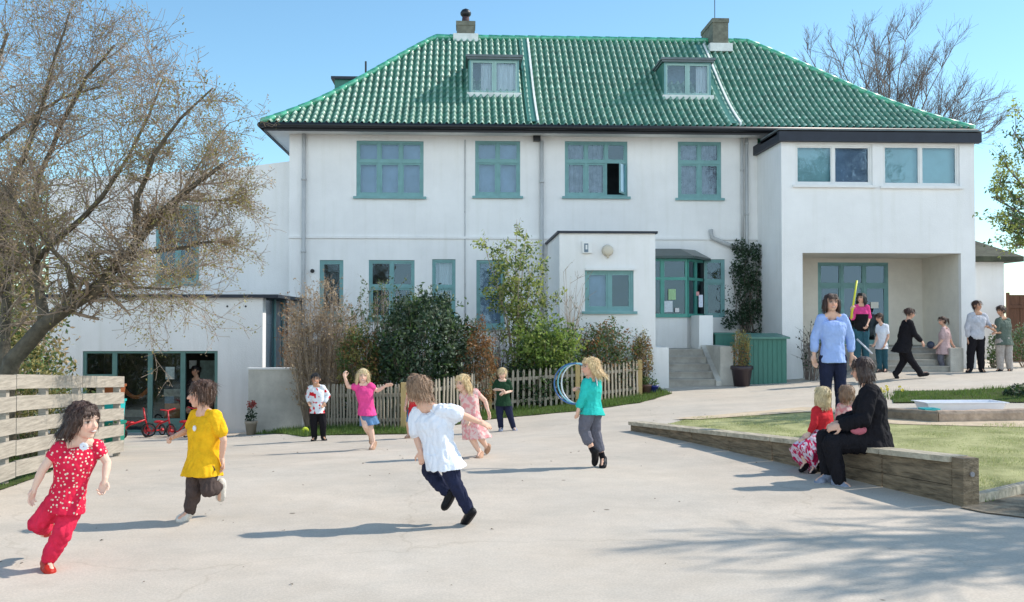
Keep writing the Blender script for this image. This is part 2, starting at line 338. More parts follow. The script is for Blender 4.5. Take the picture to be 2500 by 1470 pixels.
def inpoly(x, y, poly):
    c = False; n = len(poly)
    for i in range(n):
        x1, y1 = poly[i]; x2, y2 = poly[(i+1) % n]
        if (y1 > y) != (y2 > y) and x < (x2-x1)*(y-y1)/(y2-y1)+x1: c = not c
    return c
def blades(poly, n, h0, h1, w, mat, name, label, cat, bend=.4):
    xs_ = [p[0] for p in poly]; ys_ = [p[1] for p in poly]; mb = MB(); k = 0; tries = 0
    while k < n and tries < n*8:
        tries += 1
        x = rnd.uniform(min(xs_), max(xs_)); y = rnd.uniform(min(ys_), max(ys_))
        if not inpoly(x, y, poly): continue
        k += 1; a = rnd.uniform(0, 6.28); h = rnd.uniform(h0, h1)*(.6+.8*abs(noise.noise(Vector((x*1.3, y*1.3, 0)))*2)); z = g(x, y); dx, dy = math.cos(a)*w, math.sin(a)*w; b = rnd.uniform(0, bend)*h
        mb.add([(x-dx, y-dy, z), (x+dx, y+dy, z), (x-dy/w*b, y+dx/w*b, z+h)], [(0, 1, 2)])
    return single(mb, name, mat, label, cat, loc=(0, 0, 0), kind='stuff')
mb = MB()
for k in range(170):
    x, y = rnd.uniform(-4.5, 5), rnd.uniform(4.2, 20); z = g(x, y)+.004; a = rnd.uniform(0, 6.28); s = rnd.uniform(.006, .017); dx, dy = math.cos(a)*s, math.sin(a)*s
    mb.add([(x-dx, y-dy, z), (x+dy*.5, y-dx*.5, z+s*.5), (x+dx, y+dy, z), (x-dy*.5, y+dx*.5, z+s*.2)], [(0, 1, 2, 3)])
single(mb, 'leaf_litter', M('dark_leaf_scrap', (.10, .075, .05), island=.6), 'small dark scraps of leaf and grit scattered over the tarmac', 'litter', loc=(0, 0, 0), kind='stuff')
# wall line of the timber bench
WA = at(2350, 1238, 8.6); WB = at(1535, 1052, 14.4)
WA = hit(2322, 1231); WB = hit(1537, 1052)
wd = (WB-WA); wd.z = 0; wl_ = wd.length; wd.normalize(); wnrm = Vector((wd.y, -wd.x, 0)) # pointing to +X side (behind)
if wnrm.x < 0: wnrm = -wnrm
lawn = [tuple((WA+wnrm*.06)[:2]), tuple((WA+wd*(wl_-.2)+wnrm*.06)[:2])] + P2((1700, 1021), (1960, 1001), (2190, 1035), (2290, 1040), (2620, 1038)) + P2((2620, 1180), (2500, 1196))
single(drape(jag(lawn, .03), .015), 'lawn', MAT['grass'], None, None, loc=(0, 0, 0), kind='structure', smooth=True)
MAT['blade'] = leaf_mat('grass_blade', (.35, .37, .17), island=.3)
MAT['blade2'] = leaf_mat('dark_grass_blade', (.10, .16, .035), island=.4)
blades(lawn, 42000, .015, .04, .006, MAT['blade'], 'lawn_grass', 'short pale green grass of the lawn behind the timber bench', 'grass')
edge_ = [tuple((WA+wnrm*o+wd*t)[:2]) for o, t in ((.19, -.1), (.19, wl_-.4), (.36, wl_-.4), (.42, -.1))]
blades(edge_, 2600, .03, .085, .007, MAT['blade2'], 'edge_grass', 'longer grass along the back of the timber wall', 'grass')
sand = P2((2060, 1016), (2175, 1020), (2520, 1022), (2520, 1048), (2290, 1042), (2190, 1040), (2060, 1030))
single(drape(jag(sand, .04), .022), 'sand_strip', MAT['sand'], None, None, loc=(0, 0, 0), kind='structure', smooth=True)
edge = P2((1640, 1026), (1960, 998), (2180, 1002), (2180, 1016), (1960, 1010), (1700, 1028))
single(drape(jag(edge, .03), .026), 'sandy_path', MAT['sand'], None, None, loc=(0, 0, 0), kind='structure', smooth=True)
back = P2((2180, 985), (2185, 957), (2350, 955), (2620, 945), (2620, 985))
single(drape(jag(back, .05), .02), 'planter_bed', MAT['darkgrass'], None, None, loc=(0, 0, 0), kind='structure', smooth=True)
blades(back, 5000, .03, .08, .010, MAT['blade2'], 'planter_grass', 'rough green grass growing in the bed behind the stone edging', 'grass')
mud = P2((2350, 1240), (2500, 1198), (2620, 1170), (2620, 1290), (2500, 1268), (2400, 1252))
single(drape(jag(mud, .06), .012), 'muddy_verge', MAT['mud'], None, None, loc=(0, 0, 0), kind='structure', smooth=True)
# picket fence line (world corners)
PF = [hit(742, 1050), hit(985, 1049), hit(1195, 1008), hit(1410, 987), hit(1562, 966)]
verge = P2((600, 1062), (735, 1068), (800, 1064), (990, 1060), (1100, 1040), (1200, 1024), (1410, 1005), (1560, 985), (1640, 962), (1600, 945)) + [tuple((PF[4]+Vector((0, .35, 0)))[:2]), tuple((PF[2]+Vector((0, .35, 0)))[:2]), tuple((PF[1]+Vector((0, .4, 0)))[:2]), (-2.9, 19.5), (-3.9, 19.9)]
single(drape(jag(verge, .05), .014), 'grass_verge', MAT['darkgrass'], None, None, loc=(0, 0, 0), kind='structure', smooth=True)
blades(verge, 16000, .03, .10, .007, MAT['blade2'], 'verge_grass', 'tufty green grass along the foot of the picket fence', 'grass')
bed = [tuple((p+Vector((0, .3, 0)))[:2]) for p in PF[::-1]]+[(-3.2, 24.9), (2, 24.9), (2.1, 21.9), (4.1, 21.7)]
single(drape(bed, .03), 'shrub_bed', MAT['soil'], None, None, loc=(0, 0, 0), kind='structure', smooth=True)
lv = P2((-60, 1215), (60, 1180), (180, 1130), (297, 1085), (297, 1070)) + [(-7.5, 15), (-9, 9)]
single(drape(jag(lv, .04), .012), 'fence_verge', MAT['darkgrass'], None, None, loc=(0, 0, 0), kind='structure', smooth=True)
blades([p for p in lv], 6000, .03, .09, .007, MAT['blade2'], 'fence_grass', 'rough grass at the foot of the grey board fence', 'grass')
# ================================================================ HOUSE
YF = 25.0                                # main facade plane
def X(px, Y, py=500): return at(px, py, Y).x
def Z(py, Y, px=1250): return at(px, py, Y).z
house = thing('schoolhouse', 'long white two-storey school with a green tiled hipped roof', 'school', (3.5, 27, g(3.5, 25)))

def holed_wall(mb, x0, x1, z0, z1, holes, Y, reveal=.13):
    hs = [(min(a, c), b_, max(a, c), d) for a, b_, c, d in holes]
    xs = sorted(set([x0, x1]+[h[0] for h in hs]+[h[2] for h in hs])); zs = sorted(set([z0, z1]+[h[1] for h in hs]+[h[3] for h in hs]))
    for i in range(len(xs)-1):
        for j in range(len(zs)-1):
            cx, cz = (xs[i]+xs[i+1])/2, (zs[j]+zs[j+1])/2
            if any(h[0] < cx < h[2] and h[1] < cz < h[3] for h in hs): continue
            mb.quad((xs[i], Y, zs[j]), (xs[i+1], Y, zs[j]), (xs[i+1], Y, zs[j+1]), (xs[i], Y, zs[j+1]))
    for a, b_, c, d in hs:
        r = Y+reveal
        mb.quad((a, Y, b_), (a, r, b_), (a, r, d), (a, Y, d)); mb.quad((c, r, b_), (c, Y, b_), (c, Y, d), (c, r, d))
        mb.quad((a, Y, d), (a, r, d), (c, r, d), (c, Y, d)); mb.quad((a, r, b_), (a, Y, b_), (c, Y, b_), (c, r, b_))
def rect(p, Y):                          # photo rect (x0,y0,x1,y1) -> world hole
    cx, cy = (p[0]+p[2])/2, (p[1]+p[3])/2
    return (X(p[0], Y, cy), Z(p[3], Y, cx), X(p[2], Y, cy), Z(p[1], Y, cx))
def window(h, Y, cols=2, transom=.37, fm='teal', fw=.055, sash=.045, curtain=None, interior='midint', sill=True, open_=None, parent=None, name='window', skip_room=False, depth=.07):
    parent = parent or house
    x0, z0, x1, z1 = h; Yf = Y+depth; mb = MB()
    # outer frame + mullions + transom
    mb.box(x0, Yf-.03, z0, x0+fw, Yf+.05, z1); mb.box(x1-fw, Yf-.03, z0, x1, Yf+.05, z1)
    mb.box(x0+fw, Yf-.03, z0, x1-fw, Yf+.05, z0+fw); mb.box(x0+fw, Yf-.03, z1-fw, x1-fw, Yf+.05, z1)
    xa, xb, za, zb = x0+fw, x1-fw, z0+fw, z1-fw; ms = .05
    cw = (xb-xa-ms*(cols-1))/cols; cells = []
    zt = zb-(zb-za)*transom if transom else None
    for c in range(cols):
        cx0 = xa+c*(cw+ms); cx1 = cx0+cw
        if c: mb.box(cx0-ms, Yf-.028, za, cx0, Yf+.048, zb)
        if zt: cells += [(c, 0, cx0, za, cx1, zt-.03), (c, 1, cx0, zt+.03, cx1, zb)]
        else: cells += [(c, 0, cx0, za, cx1, zb)]
        if zt: mb.box(cx0, Yf-.035, zt-.03, cx1, Yf+.045, zt+.03)
    pane = MB(); swing = None
    for c, r, a, b_, cc, d in cells:
        s = sash if r == 0 else sash*.75
        if open_ is not None and (c, r) == (open_, 0): swing = (a, b_, cc, d); continue
        y0, y1 = Yf-.012, Yf+.03
        mb.box(a, y0, b_, a+s, y1, d); mb.box(cc-s, y0, b_, cc, y1, d); mb.box(a+s, y0, b_, cc-s, y1, b_+s*1.2); mb.box(a+s, y0, d-s, cc-s, y1, d)
        pane.quad((a+s, Yf+.01, b_+s), (cc-s, Yf+.01, b_+s), (cc-s, Yf+.01, d-s), (a+s, Yf+.01, d-s))
    fo = mb.build(name, MAT[fm], parent)
    pane.build('pane', MAT['glass'], fo)
    if swing:
        a, b_, cc, d = swing; s = sash; an = R(62); w = cc-a
        hx, hy = cc, Yf-.02; dx, dy = -math.cos(an), -math.sin(an)
        P_ = lambda t, z, o=0: (hx+dx*t*w-dy*o, hy+dy*t*w+dx*o*-1*-1, z)
        m2 = MB(); pz = [(0, s/w, b_, d), (1-s/w, 1, b_, d), (s/w, 1-s/w, b_, b_+s), (s/w, 1-s/w, d-s, d)]
        for t0, t1, q0, q1 in pz: m2.hexa([P_(t0, q0), P_(t1, q0), P_(t1, q0, .03), P_(t0, q0, .03), P_(t0, q1), P_(t1, q1), P_(t1, q1, .03), P_(t0, q1, .03)])
        so = m2.build('casement', MAT['teal'], parent); so['label'] = 'casement sash standing open'
        m3 = MB(); m3.quad(P_(0, b_+s, .015), P_(1, b_+s, .015), P_(1, d-s, .015), P_(0, d-s, .015)); m3.build('pane', MAT['glass'], so)
    if sill:
        m4 = MB(); m4.box(x0-.07, Y-.07, z0-.06, x1+.07, Y+.12, z0-.002); m4.build('sill', MAT[sill if isinstance(sill, str) else 'teal'], fo)
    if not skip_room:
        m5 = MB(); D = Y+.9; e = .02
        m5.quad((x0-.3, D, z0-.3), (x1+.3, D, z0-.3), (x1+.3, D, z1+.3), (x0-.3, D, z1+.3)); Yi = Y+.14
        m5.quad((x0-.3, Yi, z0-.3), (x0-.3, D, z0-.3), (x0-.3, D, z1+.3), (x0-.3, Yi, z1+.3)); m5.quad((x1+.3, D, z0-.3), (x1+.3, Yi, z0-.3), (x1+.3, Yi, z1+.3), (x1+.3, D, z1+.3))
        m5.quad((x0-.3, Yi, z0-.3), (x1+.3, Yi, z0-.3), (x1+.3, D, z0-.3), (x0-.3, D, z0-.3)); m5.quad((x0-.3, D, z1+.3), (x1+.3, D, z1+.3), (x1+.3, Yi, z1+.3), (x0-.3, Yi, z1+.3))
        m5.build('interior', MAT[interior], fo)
    if curtain:
        for (fa, fb, fz, mt) in curtain:
            m6 = MB(); n = 30; fl_ = .0 if mt in ('frost', 'blindblue') else .02; a = x0+(x1-x0)*fa; b_ = x0+(x1-x0)*fb; rows = []
            for k in range(n+1):
                t = k/n; x = a+(b_-a)*t; y = Y+.2+fl_*math.sin(t*(b_-a)*75+a*9)
                rows.append((x, y))
            for k in range(n): m6.quad((rows[k][0], rows[k][1], z0+(z1-z0)*(1-fz)), (rows[k+1][0], rows[k+1][1], z0+(z1-z0)*(1-fz)), (rows[k+1][0], rows[k+1][1], z1), (rows[k][0], rows[k][1], z1))
            m6.build('curtain', MAT[mt], fo, True)
    return fo
MAT['blindblue'] = M('blue_grey_blind', (.21, .31, .46), rough=.8, var=.35, scale=1.2)
MAT['frost'] = M('frosted_blind', (.33, .56, .60), rough=.7, var=.2, scale=1.2)
MAT['pinkcurt'] = M('mauve_curtain', (.20, .22, .30), rough=.9, var=.5, scale=6)

# ---- main facade
xl = X(706, YF); xr = X(1850, YF); zb = -1.2; zt = 6.33
U = [rect((870, 344, 1034, 480), YF), rect((1160, 344, 1270, 479), YF), rect((1379, 345, 1532, 480), YF), rect((1655, 346, 1761, 484), YF)]
G = [rect((780, 635, 838, 770), YF), rect((900, 635, 1012, 780), YF), rect((1055, 633, 1112, 770), YF), rect((1163, 635, 1232, 800), YF), rect((1720, 633, 1770, 775), YF)]
mb = MB(); holed_wall(mb, xl, xr, zb, zt, U+G, YF)
YB = 33.0
mb.quad((xl, YB, zb), (xl, YF, zb), (xl, YF, zt), (xl, YB, zt)); xe = X(2378, 24.3, 340)-.45
mb.quad((xe, YF, zb), (xe, YB, zb), (xe, YB, zt), (xe, YF, zt)); mb.quad((xe, YB, zb), (xl, YB, zb), (xl, YB, zt), (xe, YB, zt))
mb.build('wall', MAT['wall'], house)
cb = [(.02, .98, .97, 'blindblue')]
window(U[0], YF, 3, .36, curtain=cb); window(U[1], YF, 2, .36, curtain=cb)
window(U[2], YF, 3, .36, open_=2, curtain=[(.02, .60, .97, 'pinkcurt')], interior='dark'); window(U[3], YF, 2, .36, curtain=[(.02, .98, .97, 'pinkcurt')])
window(G[0], YF, 1, None, interior='dark'); window(G[1], YF, 2, .45, interior='dark'); window(G[2], YF, 1, .5, curtain=[(.02, .98, .7, 'curtain')]); window(G[3], YF, 1, .5, curtain=cb, interior='dark')
window(G[4], YF, 1, .38, interior='dark', sill=False)
# string course, pipes
m = MB(); zs = Z(581, YF); m.box(xl-.02, YF-.035, zs-.03, X(1850, YF), YF-.002, zs+.03); m.build('string_course', MAT['wall'], house)
def pipe(px, py0, py1, Y, r=.045, mat='pipe', off=.07, name='drainpipe'):
    x = X(px, Y, (py0+py1)/2); z0, z1 = Z(py1, Y, px), Z(py0, Y, px); m = MB(); m.tube([(x, Y-off, z0), (x, Y-off, z1)], r, 10)
    z = z0+.3
    while z < z1: m.tube([(x, Y-off, z), (x, Y-off, z+.05)], r*1.3, 10); z += 1.8
    return m.build(name, MAT[mat], house, True)
pipe(742, 318, 1000, YF, .05); pipe(1322, 345, 1000, YF, .05); pipe(1822, 335, 900, YF, .04); pipe(1810, 335, 620, YF, .035); pipe(1135, 345, 900, YF, .012, off=.02, name='cable')
m = MB(); x = X(1310, YF, 340); z = Z(340, YF); m.box(x-.09, YF-.16, z-.06, x+.09, YF-.01, z+.07); m.build('hopper', MAT['gutter'], house)
m = MB(); a = at(1735, 560, YF-.1); b_ = at(1738, 580, YF-.1); c = at(1765, 592, YF-.1); d = at(1808, 610, YF-.1); m.tube([a, b_, c, d], .055, 10); m.build('waste_pipe', MAT['pipe'], house, True)
m = MB(); x, z = X(763, YF, 663), Z(663, YF); m.tube([(x, YF-.05, z), (x, YF, z)], .05, 12); m.build('vent', MAT['gutter'], house)

# ---- roof
EY = 24.35; EZ = Z(307, EY, 1250)+.02
EL = X(640, EY, 306); ER = X(2378, EY, 328)
RY = 28.55; RZ = Z(95, RY, 1250); RL = X(1066, RY, 97); RR = X(1822, RY, 108)
DD = RY-EY; HH = RZ-EZ
def prof(d):                             # height over the eaves, flared at the foot
    t = d/DD; return HH*(t-.055*math.sin(math.pi*min(1, t*1.0))*(1-t)*1.6)
SP = .172
def tileplane(name, ex0, ex1, rx0, rx1, fn, parent, sub=7):
    """fn(x, d, h) -> world; x along the eaves, d plan distance up"""
    mb = MB(); nxs = int((ex1-ex0)/SP*sub); dc = .235; nc = int(DD/dc)+1; ds = []
    for k in range(nc):
        for t, h in ((0.0, .022), (.12, .03), (.985, .004)):
            d = (k+t)*dc
            if d <= DD: ds.append((d, h))
    ds.append((DD, .0)); idx = {}
    def vid(i, j):
        if (i, j) in idx: return idx[(i, j)]
        x = ex0+i*SP/sub; d, h = ds[j]; ph = (x-ex0)/SP*2*math.pi
        w = math.cos(ph); wv = .048*(w if w > 0 else w*.55)+.01*math.sin(2*ph)
        jit = .004*noise.noise(Vector((int((x-ex0)/SP)*3.1, int(d/dc+.01)*2.7, 1)))
        mb.v.append(tuple(fn(x, d, wv+h+jit))); idx[(i, j)] = len(mb.v)-1; return idx[(i, j)]
    for i in range(nxs):
        xm = ex0+(i+.5)*SP/sub
        for j in range(len(ds)-1):
            dm = (ds[j][0]+ds[j+1][0])/2; t = dm/DD
            if xm < ex0+(rx0-ex0)*t-.02 or xm > ex1+(rx1-ex1)*t+.02: continue
            mb.f.append((vid(i, j), vid(i+1, j), vid(i+1, j+1), vid(i, j+1))); mb.m.append(0)
    o = mb.build(name, MAT['rooftile'], parent, True)
    inv = {v: k for k, v in idx.items()}; ca = o.data.color_attributes.new('crest_glint', 'FLOAT_COLOR', 'POINT'); arr = np.ones((len(mb.v), 4))
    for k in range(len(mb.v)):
        w = math.cos(inv[k][0]/sub*2*math.pi); arr[k, :3] = max(0, min(1, .12+w*1.15))*(.95 if inv[k][1] % 3 != 2 else .12)*(.72+.28*math.sin(inv[k][0]//sub*12.9898)*math.cos(inv[k][1]//3*78.233))  # painted glint along each crest, shaded under course overlaps, varied per tile
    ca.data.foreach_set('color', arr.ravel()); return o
nrm = Vector((0, -HH, DD)).normalized()
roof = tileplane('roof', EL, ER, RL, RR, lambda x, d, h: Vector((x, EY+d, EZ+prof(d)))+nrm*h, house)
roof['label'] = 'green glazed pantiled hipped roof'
# other three slopes, plain
BY = 2*RY-EY
m = MB()
def slope(fn, n=8):
    for k in range(n):
        a0, a1 = fn(DD*k/n); b0, b1 = fn(DD*(k+1)/n); m.quad(a0, a1, b1, b0)
slope(lambda d: ((ER+(RR-ER)*d/DD, BY-d, EZ+prof(d)), (EL+(RL-EL)*d/DD, BY-d, EZ+prof(d))))
slope(lambda d: ((EL+(RL-EL)*d/DD, BY-d, EZ+prof(d)), (EL+(RL-EL)*d/DD, EY+d, EZ+prof(d))))
slope(lambda d: ((ER+(RR-ER)*d/DD, EY+d, EZ+prof(d)), (ER+(RR-ER)*d/DD, BY-d, EZ+prof(d))))
m.build('rear_slope', MAT['tile'], roof, True)
# ridge and hip caps
def caps(pts_fn, n, r, mat, name):
    m = MB()
    for k in range(n):
        a, b_ = pts_fn(k/n), pts_fn((k+1)/n); m.tube([a, a.lerp(b_, .9), a.lerp(b_, 1.04)], [r*1.12, r, r*.96], 8)
    return m.build(name, MAT[mat], roof, True)
caps(lambda t: Vector((RL+(RR-RL)*t, RY, RZ+.02)), 24, .085, 'tile', 'ridge_tile')
caps(lambda t: Vector((EL+(RL-EL)*t, EY+DD*t, EZ+prof(DD*t)+.03)), 16, .08, 'tile', 'hip_tile')
caps(lambda t: Vector((ER+(RR-ER)*t, EY+DD*t, EZ+prof(DD*t)+.03)), 16, .08, 'tile', 'hip_tile')
# raised mortar verges dividing the roof
for px0, px1, t0, t1 in ((1291, 1313, .97, .02), (1738, 1806, .93, .02)):
    m = MB(); x = X(px1, EY+.2, 290); n = 12; pts = []
    for k in range(n+1):
        d = DD*(t1+(t0-t1)*k/n); pts.append(Vector((x, EY+d, EZ+prof(d)+.05)))
    for k in range(n):
        a, b_ = pts[k], pts[k+1]; w = .035
        m.hexa([a+Vector((-w, 0, -.06)), a+Vector((w, 0, -.06)), b_+Vector((w, 0, -.06)), b_+Vector((-w, 0, -.06)), a+Vector((-w*.7, 0, .05)), a+Vector((w*.7, 0, .05)), b_+Vector((w*.7, 0, .05)), b_+Vector((-w*.7, 0, .05))])
    m.build('verge', MAT['mortar'], roof)
    m = MB()
    for k in range(n):
        a, b_ = pts[k], pts[k+1]; m.quad(a+Vector((-.26, 0, .012)), a+Vector((-.03, 0, .012)), b_+Vector((-.03, 0, .012)), b_+Vector((-.26, 0, .012)))
    m.build('flashing_or_shade', MAT['tealdark'], roof)  # dark strip painted in for the shadow left of the verge
# soffit, fascia, gutter
m = MB(); zso = EZ-.13
m.box(EL+.06, EY+.06, zso-.03, ER-.06, YF-.003, zso); m.box(EL+.06, YF-.003, zso-.03, xl-.003, BY-.1, zso); m.build('soffit', MAT['whitepaint'], house)
m = MB(); m.box(EL+.03, EY+.03, zso-.06, ER-.03, EY+.058, EZ+.01); m.box(EL+.03, EY+.058, zso-.06, EL+.058, BY-.1, EZ+.01); m.build('fascia', MAT['gutter'], house)
m = MB(); m.tube([(EL-.05, EY-.045, EZ-.06), (ER+.05, EY-.045, EZ-.06)], .068, 10); m.tube([(EL-.045, EY-.05, EZ-.06), (EL-.045, BY, EZ-.06)], .068, 10); m.build('gutter', MAT['gutter'], house, True)
# chimneys
def chimney(px0, px1, py0, py1, Y0, Y1, pot, label):
    x0, x1 = X(px0, Y0, py0), X(px1, Y0, py0); z0, z1 = Z(py1, Y0)-.7, Z(py0, Y0); m = MB()
    m.box(x0, Y0, z0, x1, Y1, z1-.12); m.box(x0-.02, Y0-.02, z1-.12, x1+.02, Y1+.02, z1)
    c = m.build('chimney', MAT['chim'], roof); c['label'] = label
    m = MB(); m.box(x0-.1, Y0-.1, z0+.55, x1+.1, Y1, z0+.78); m.build('flashing_or_shade', MAT['mortar'], c)
    if pot:
        m = MB(); cx, cy = (x0+x1)/2-.0, (Y0+Y1)/2
        m.lathe((cx, cy, z1), [(.11, 0), (.13, .04), (.11, .08), (.10, .2)], 14)
        m.build('pot', M('dark_clay_pot', (.06, .035, .04), var=.4), c, True)
        m = MB(); m.lathe((cx, cy, z1+.2), [(.10, 0), (.15, .05), (.16, .12), (.11, .2), (.03, .24)], 14); m.build('cowl', MAT['gutter'], c, True)
chimney(1115, 1159, 53, 92, RY-.1, RY+.45, True, 'small chimney with a dark round cowl')
chimney(1740, 1778, 37, 107, 27.95, 29.3, False, 'tall weathered chimney stack without a pot')
m = MB(); a = at(1745, 30, 29); m.tube([(a.x, 29, 9.4), (a.x, 29, a.z+.5)], .012, 6); m.build('aerial', MAT['gutter'], roof)
# dormers
def dormer(px0, py0, px1, py1, curt, label):
    # foot where the photo ray meets the roof
    d = .3
    while True:
        Y = EY+d; z = Z(py1, Y, (px0+px1)/2)
        if z <= EZ+prof(d) or d > 3.5: break
        d += .01
    x0, x1, z0, z1 = X(px0, Y, py1), X(px1, Y, py1), z+.03, Z(py0, Y, (px0+px1)/2)
    yb = Y+1.9; m = MB(); wy = Y+.02
    hole = (x0+.04, z0+.05, x1-.04, z1-.08)
    # cheeks and face surround
    holed_wall(m, x0, x1, z0-.1, z1, [hole], wy, .1)
    m.quad((x0, yb, z0-.1), (x0, wy, z0-.1), (x0, wy, z1), (x0, yb, z1)); m.quad((x1, wy, z0-.1), (x1, yb, z0-.1), (x1, yb, z1), (x1, wy, z1))
    db = m.build('dormer', [MAT['teal']], roof); db['label'] = label
    m = MB(); m.box(x0-.1, wy-.12, z1, x1+.1, yb+.1, z1+.06); m.box(x0-.07, wy-.09, z1-.05, x1+.07, yb, z1-.002); m.build('flat_roof', MAT['lead'], db)
    m = MB(); m.box(x0-.06, wy-.1, z0-.13, x1+.06, wy-.004, z0+.03); m.build('flashing_or_shade', MAT['mortar'], db)
    m = MB(); m.box(x0-.035, wy+.02, z0-.3, x0-.004, yb, z1-.06); m.build('cheek', MAT['tealdark'], db)
    # window
    hx0, hz0, hx1, hz1 = hole; fr = MB(); mid = (hx0+hx1)/2; t = .05
    for a, b_ in ((hx0, mid-.012), (mid+.012, hx1)):
        fr.box(a, wy+.01, hz0, a+t, wy+.07, hz1); fr.box(b_-t, wy+.01, hz0, b_, wy+.07, hz1); fr.box(a+t, wy+.01, hz0, b_-t, wy+.07, hz0+t); fr.box(a+t, wy+.01, hz1-t, b_-t, wy+.07, hz1)
    fr.box(mid-.012, wy+.0, hz0, mid+.012, wy+.07, hz1)
    fr.build('frame', MAT['palegreen'], db)
    pn = MB(); pn.quad((hx0+t, wy+.04, hz0+t), (hx1-t, wy+.04, hz0+t), (hx1-t, wy+.04, hz1-t), (hx0+t, wy+.04, hz1-t)); pn.build('pane', MAT['glass'], db)
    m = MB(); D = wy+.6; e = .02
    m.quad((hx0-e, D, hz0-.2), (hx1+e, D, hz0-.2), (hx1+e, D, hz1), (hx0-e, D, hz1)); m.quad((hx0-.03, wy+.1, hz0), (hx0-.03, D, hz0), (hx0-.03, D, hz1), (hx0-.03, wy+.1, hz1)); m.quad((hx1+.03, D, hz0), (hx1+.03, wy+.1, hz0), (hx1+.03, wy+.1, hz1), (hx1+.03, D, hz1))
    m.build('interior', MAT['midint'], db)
    m = MB()
    for fa, fb in curt:
        n = 22; a = hx0+(hx1-hx0)*fa; b_ = hx0+(hx1-hx0)*fb; pr = None
        for k in range(n+1):
            x = a+(b_-a)*k/n; y = wy+.14+.02*math.sin(k*1.3); xx = x
            if pr: m.quad((pr[0], pr[1], hz0), (xx, y, hz0), (x, y, hz1), (pr[0], pr[1], hz1))
            pr = (xx, y)
    m.build('curtain', MAT['curtain'], db, True)
MAT['palegreen'] = M('pale_green_paint', (.30, .47, .44), rough=.45, var=.08)
dormer(1146, 141, 1267, 233, [(.22, .47), (.52, .98)], 'dormer near the small chimney, net curtains in its window')
dormer(1622, 148, 1736, 239, [(.72, .98)], 'dormer near the tall chimney stack')
# rear dormer / vent box seen past the left hip
m = MB(); a = at(817, 190, 30.5); b_ = at(895, 225, 30.5); m.box(a.x, 30.5, b_.z-1.2, b_.x+.6, 31.6, a.z-.05); m.build('rear_dormer', MAT['tealdark'], roof)
m = MB(); m.box(a.x-.1, 30.4, a.z-.05, b_.x+.6, 31.7, a.z+.03); m.build('rear_dormer_roof', MAT['fascia'], roof)
m = MB(); p = at(893, 150, 31); q = at(893, 215, 31); m.tube([q, p], .03, 8); m.build('flue', MAT['gutter'], roof)

# ---- right wing
YW = 23.05
wx0, wx1 = X(1908, YW, 500), X(2380, YW, 500); wzt = Z(332, YW, 2150)
S1, S2 = rect((1941, 352, 2130, 452), YW), rect((2155, 352, 2343, 455), YW)
ro = (X(1960, YW, 750), -.5, X(2347, YW, 750), Z(618, YW, 2150))
mb = MB(); holed_wall(mb, wx0, wx1, -.5, wzt, [S1, S2, ro], YW, .12)
xm0 = wx0
mb.quad((wx0, YF, -.5), (wx0, YW, -.5), (wx0, YW, wzt), (wx0, YF, wzt)); mb.quad((wx1, YW, -.5), (wx1, YF+3, -.5), (wx1, YF+3, wzt), (wx1, YW, wzt))
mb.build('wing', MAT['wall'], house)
m = MB(); RB = YF+.05; rx0, rz0, rx1, rz1 = ro; RF = 1.0
dw = rect((1997, 641, 2169, 800), RB); dw = (dw[0], RF+.02, dw[2], dw[3])
holed_wall(m, rx0-.0, rx1+.0, .2, rz1+.0, [dw], RB, .1)
m.quad((rx0-.001, RB, .2), (rx0-.001, YW+.12, .2), (rx0-.001, YW+.12, rz1), (rx0-.001, RB, rz1)); m.quad((rx1, YW+.12, .2), (rx1, RB, .2), (rx1, RB, rz1), (rx1, YW+.12, rz1))
m.quad((rx0, RB, rz1-.002), (rx0, YW+.12, rz1-.002), (rx1, YW+.12, rz1-.002), (rx1, RB, rz1-.002)); m.build('loggia', MAT['cream'], house)
m = MB(); m.box(rx0+.01, YW+.02, .2, rx1-.01, RB-.01, RF); m.build('loggia_floor', MAT['concrete'], house)
window(dw, RB, 3, .27, interior='dark', sill=False, name='door', depth=.04)
m = MB(); a = at(2137, 745, RB-.02); m.box(a.x-.1, RB+.02, a.z-.08, a.x+.1, RB+.03, a.z+.08); m.build('notice', MAT['paper'], house)
for S in (S1, S2): window(S, YW, 2, None, fm='whitepaint', fw=.05, sash=.03, curtain=[(.02, .98, .98, 'frost')] if S is S2 else [(.02, .5, .98, 'frost'), (.5, .98, .98, 'blindblue')], sill='whitepaint')
m = MB(); fz0, fz1 = Z(347, YW-.1, 2150), Z(321, YW-.1, 1910)
m.box(wx0-.1, YW-.16, fz0, wx1+.1, YW+.0-.003, fz1); m.box(wx0-.1, YW-.003, fz0, wx0-.004, YF-.004, fz1)
m.box(wx0-.1, YW-.003, wzt+.005, wx1+.1, EY+.0, fz1+.02); m.build('flat_roof', MAT['fascia'], house)
m = MB(); m.box(wx0-.14, YW-.2, fz1+.022, wx1+.14, EY-.12, fz1+.05); m.build('roof_edge', MAT['lead'], house)

# ---- entrance porch block
YP = 21.8
px0, px1 = X(1366, YP, 700), X(1600, YP, 700); pzt = Z(570, YP, 1480)
wp = rect((1428, 660, 1547, 760), YP)
mb = MB(); holed_wall(mb, px0, px1, -.4, pzt, [wp], YP, .1)
mb.quad((px0, YF, -.4), (px0, YP, -.4), (px0, YP, pzt), (px0, YF, pzt)); mb.quad((px1, YP, -.4), (px1, YF, -.4), (px1, YF, pzt), (px1, YP, pzt))
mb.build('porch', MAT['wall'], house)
m = MB(); m.box(px0-.05, YP-.05, pzt, px1+.05, YF-.003, pzt+.05); m.build('porch_roof', MAT['fascia'], house)
window(wp, YP, 2, None, curtain=[(.02, .5, .98, 'blindblue')], interior='dark')
a = at(1430, 658, YP); b_ = at(1550, 658, YP)
m = MB(); m.box(a.x-.0, YP-.06, a.z-.02, b_.x, YP-.003, a.z+.03); m.build('drip_mould', MAT['whitepaint'], house)
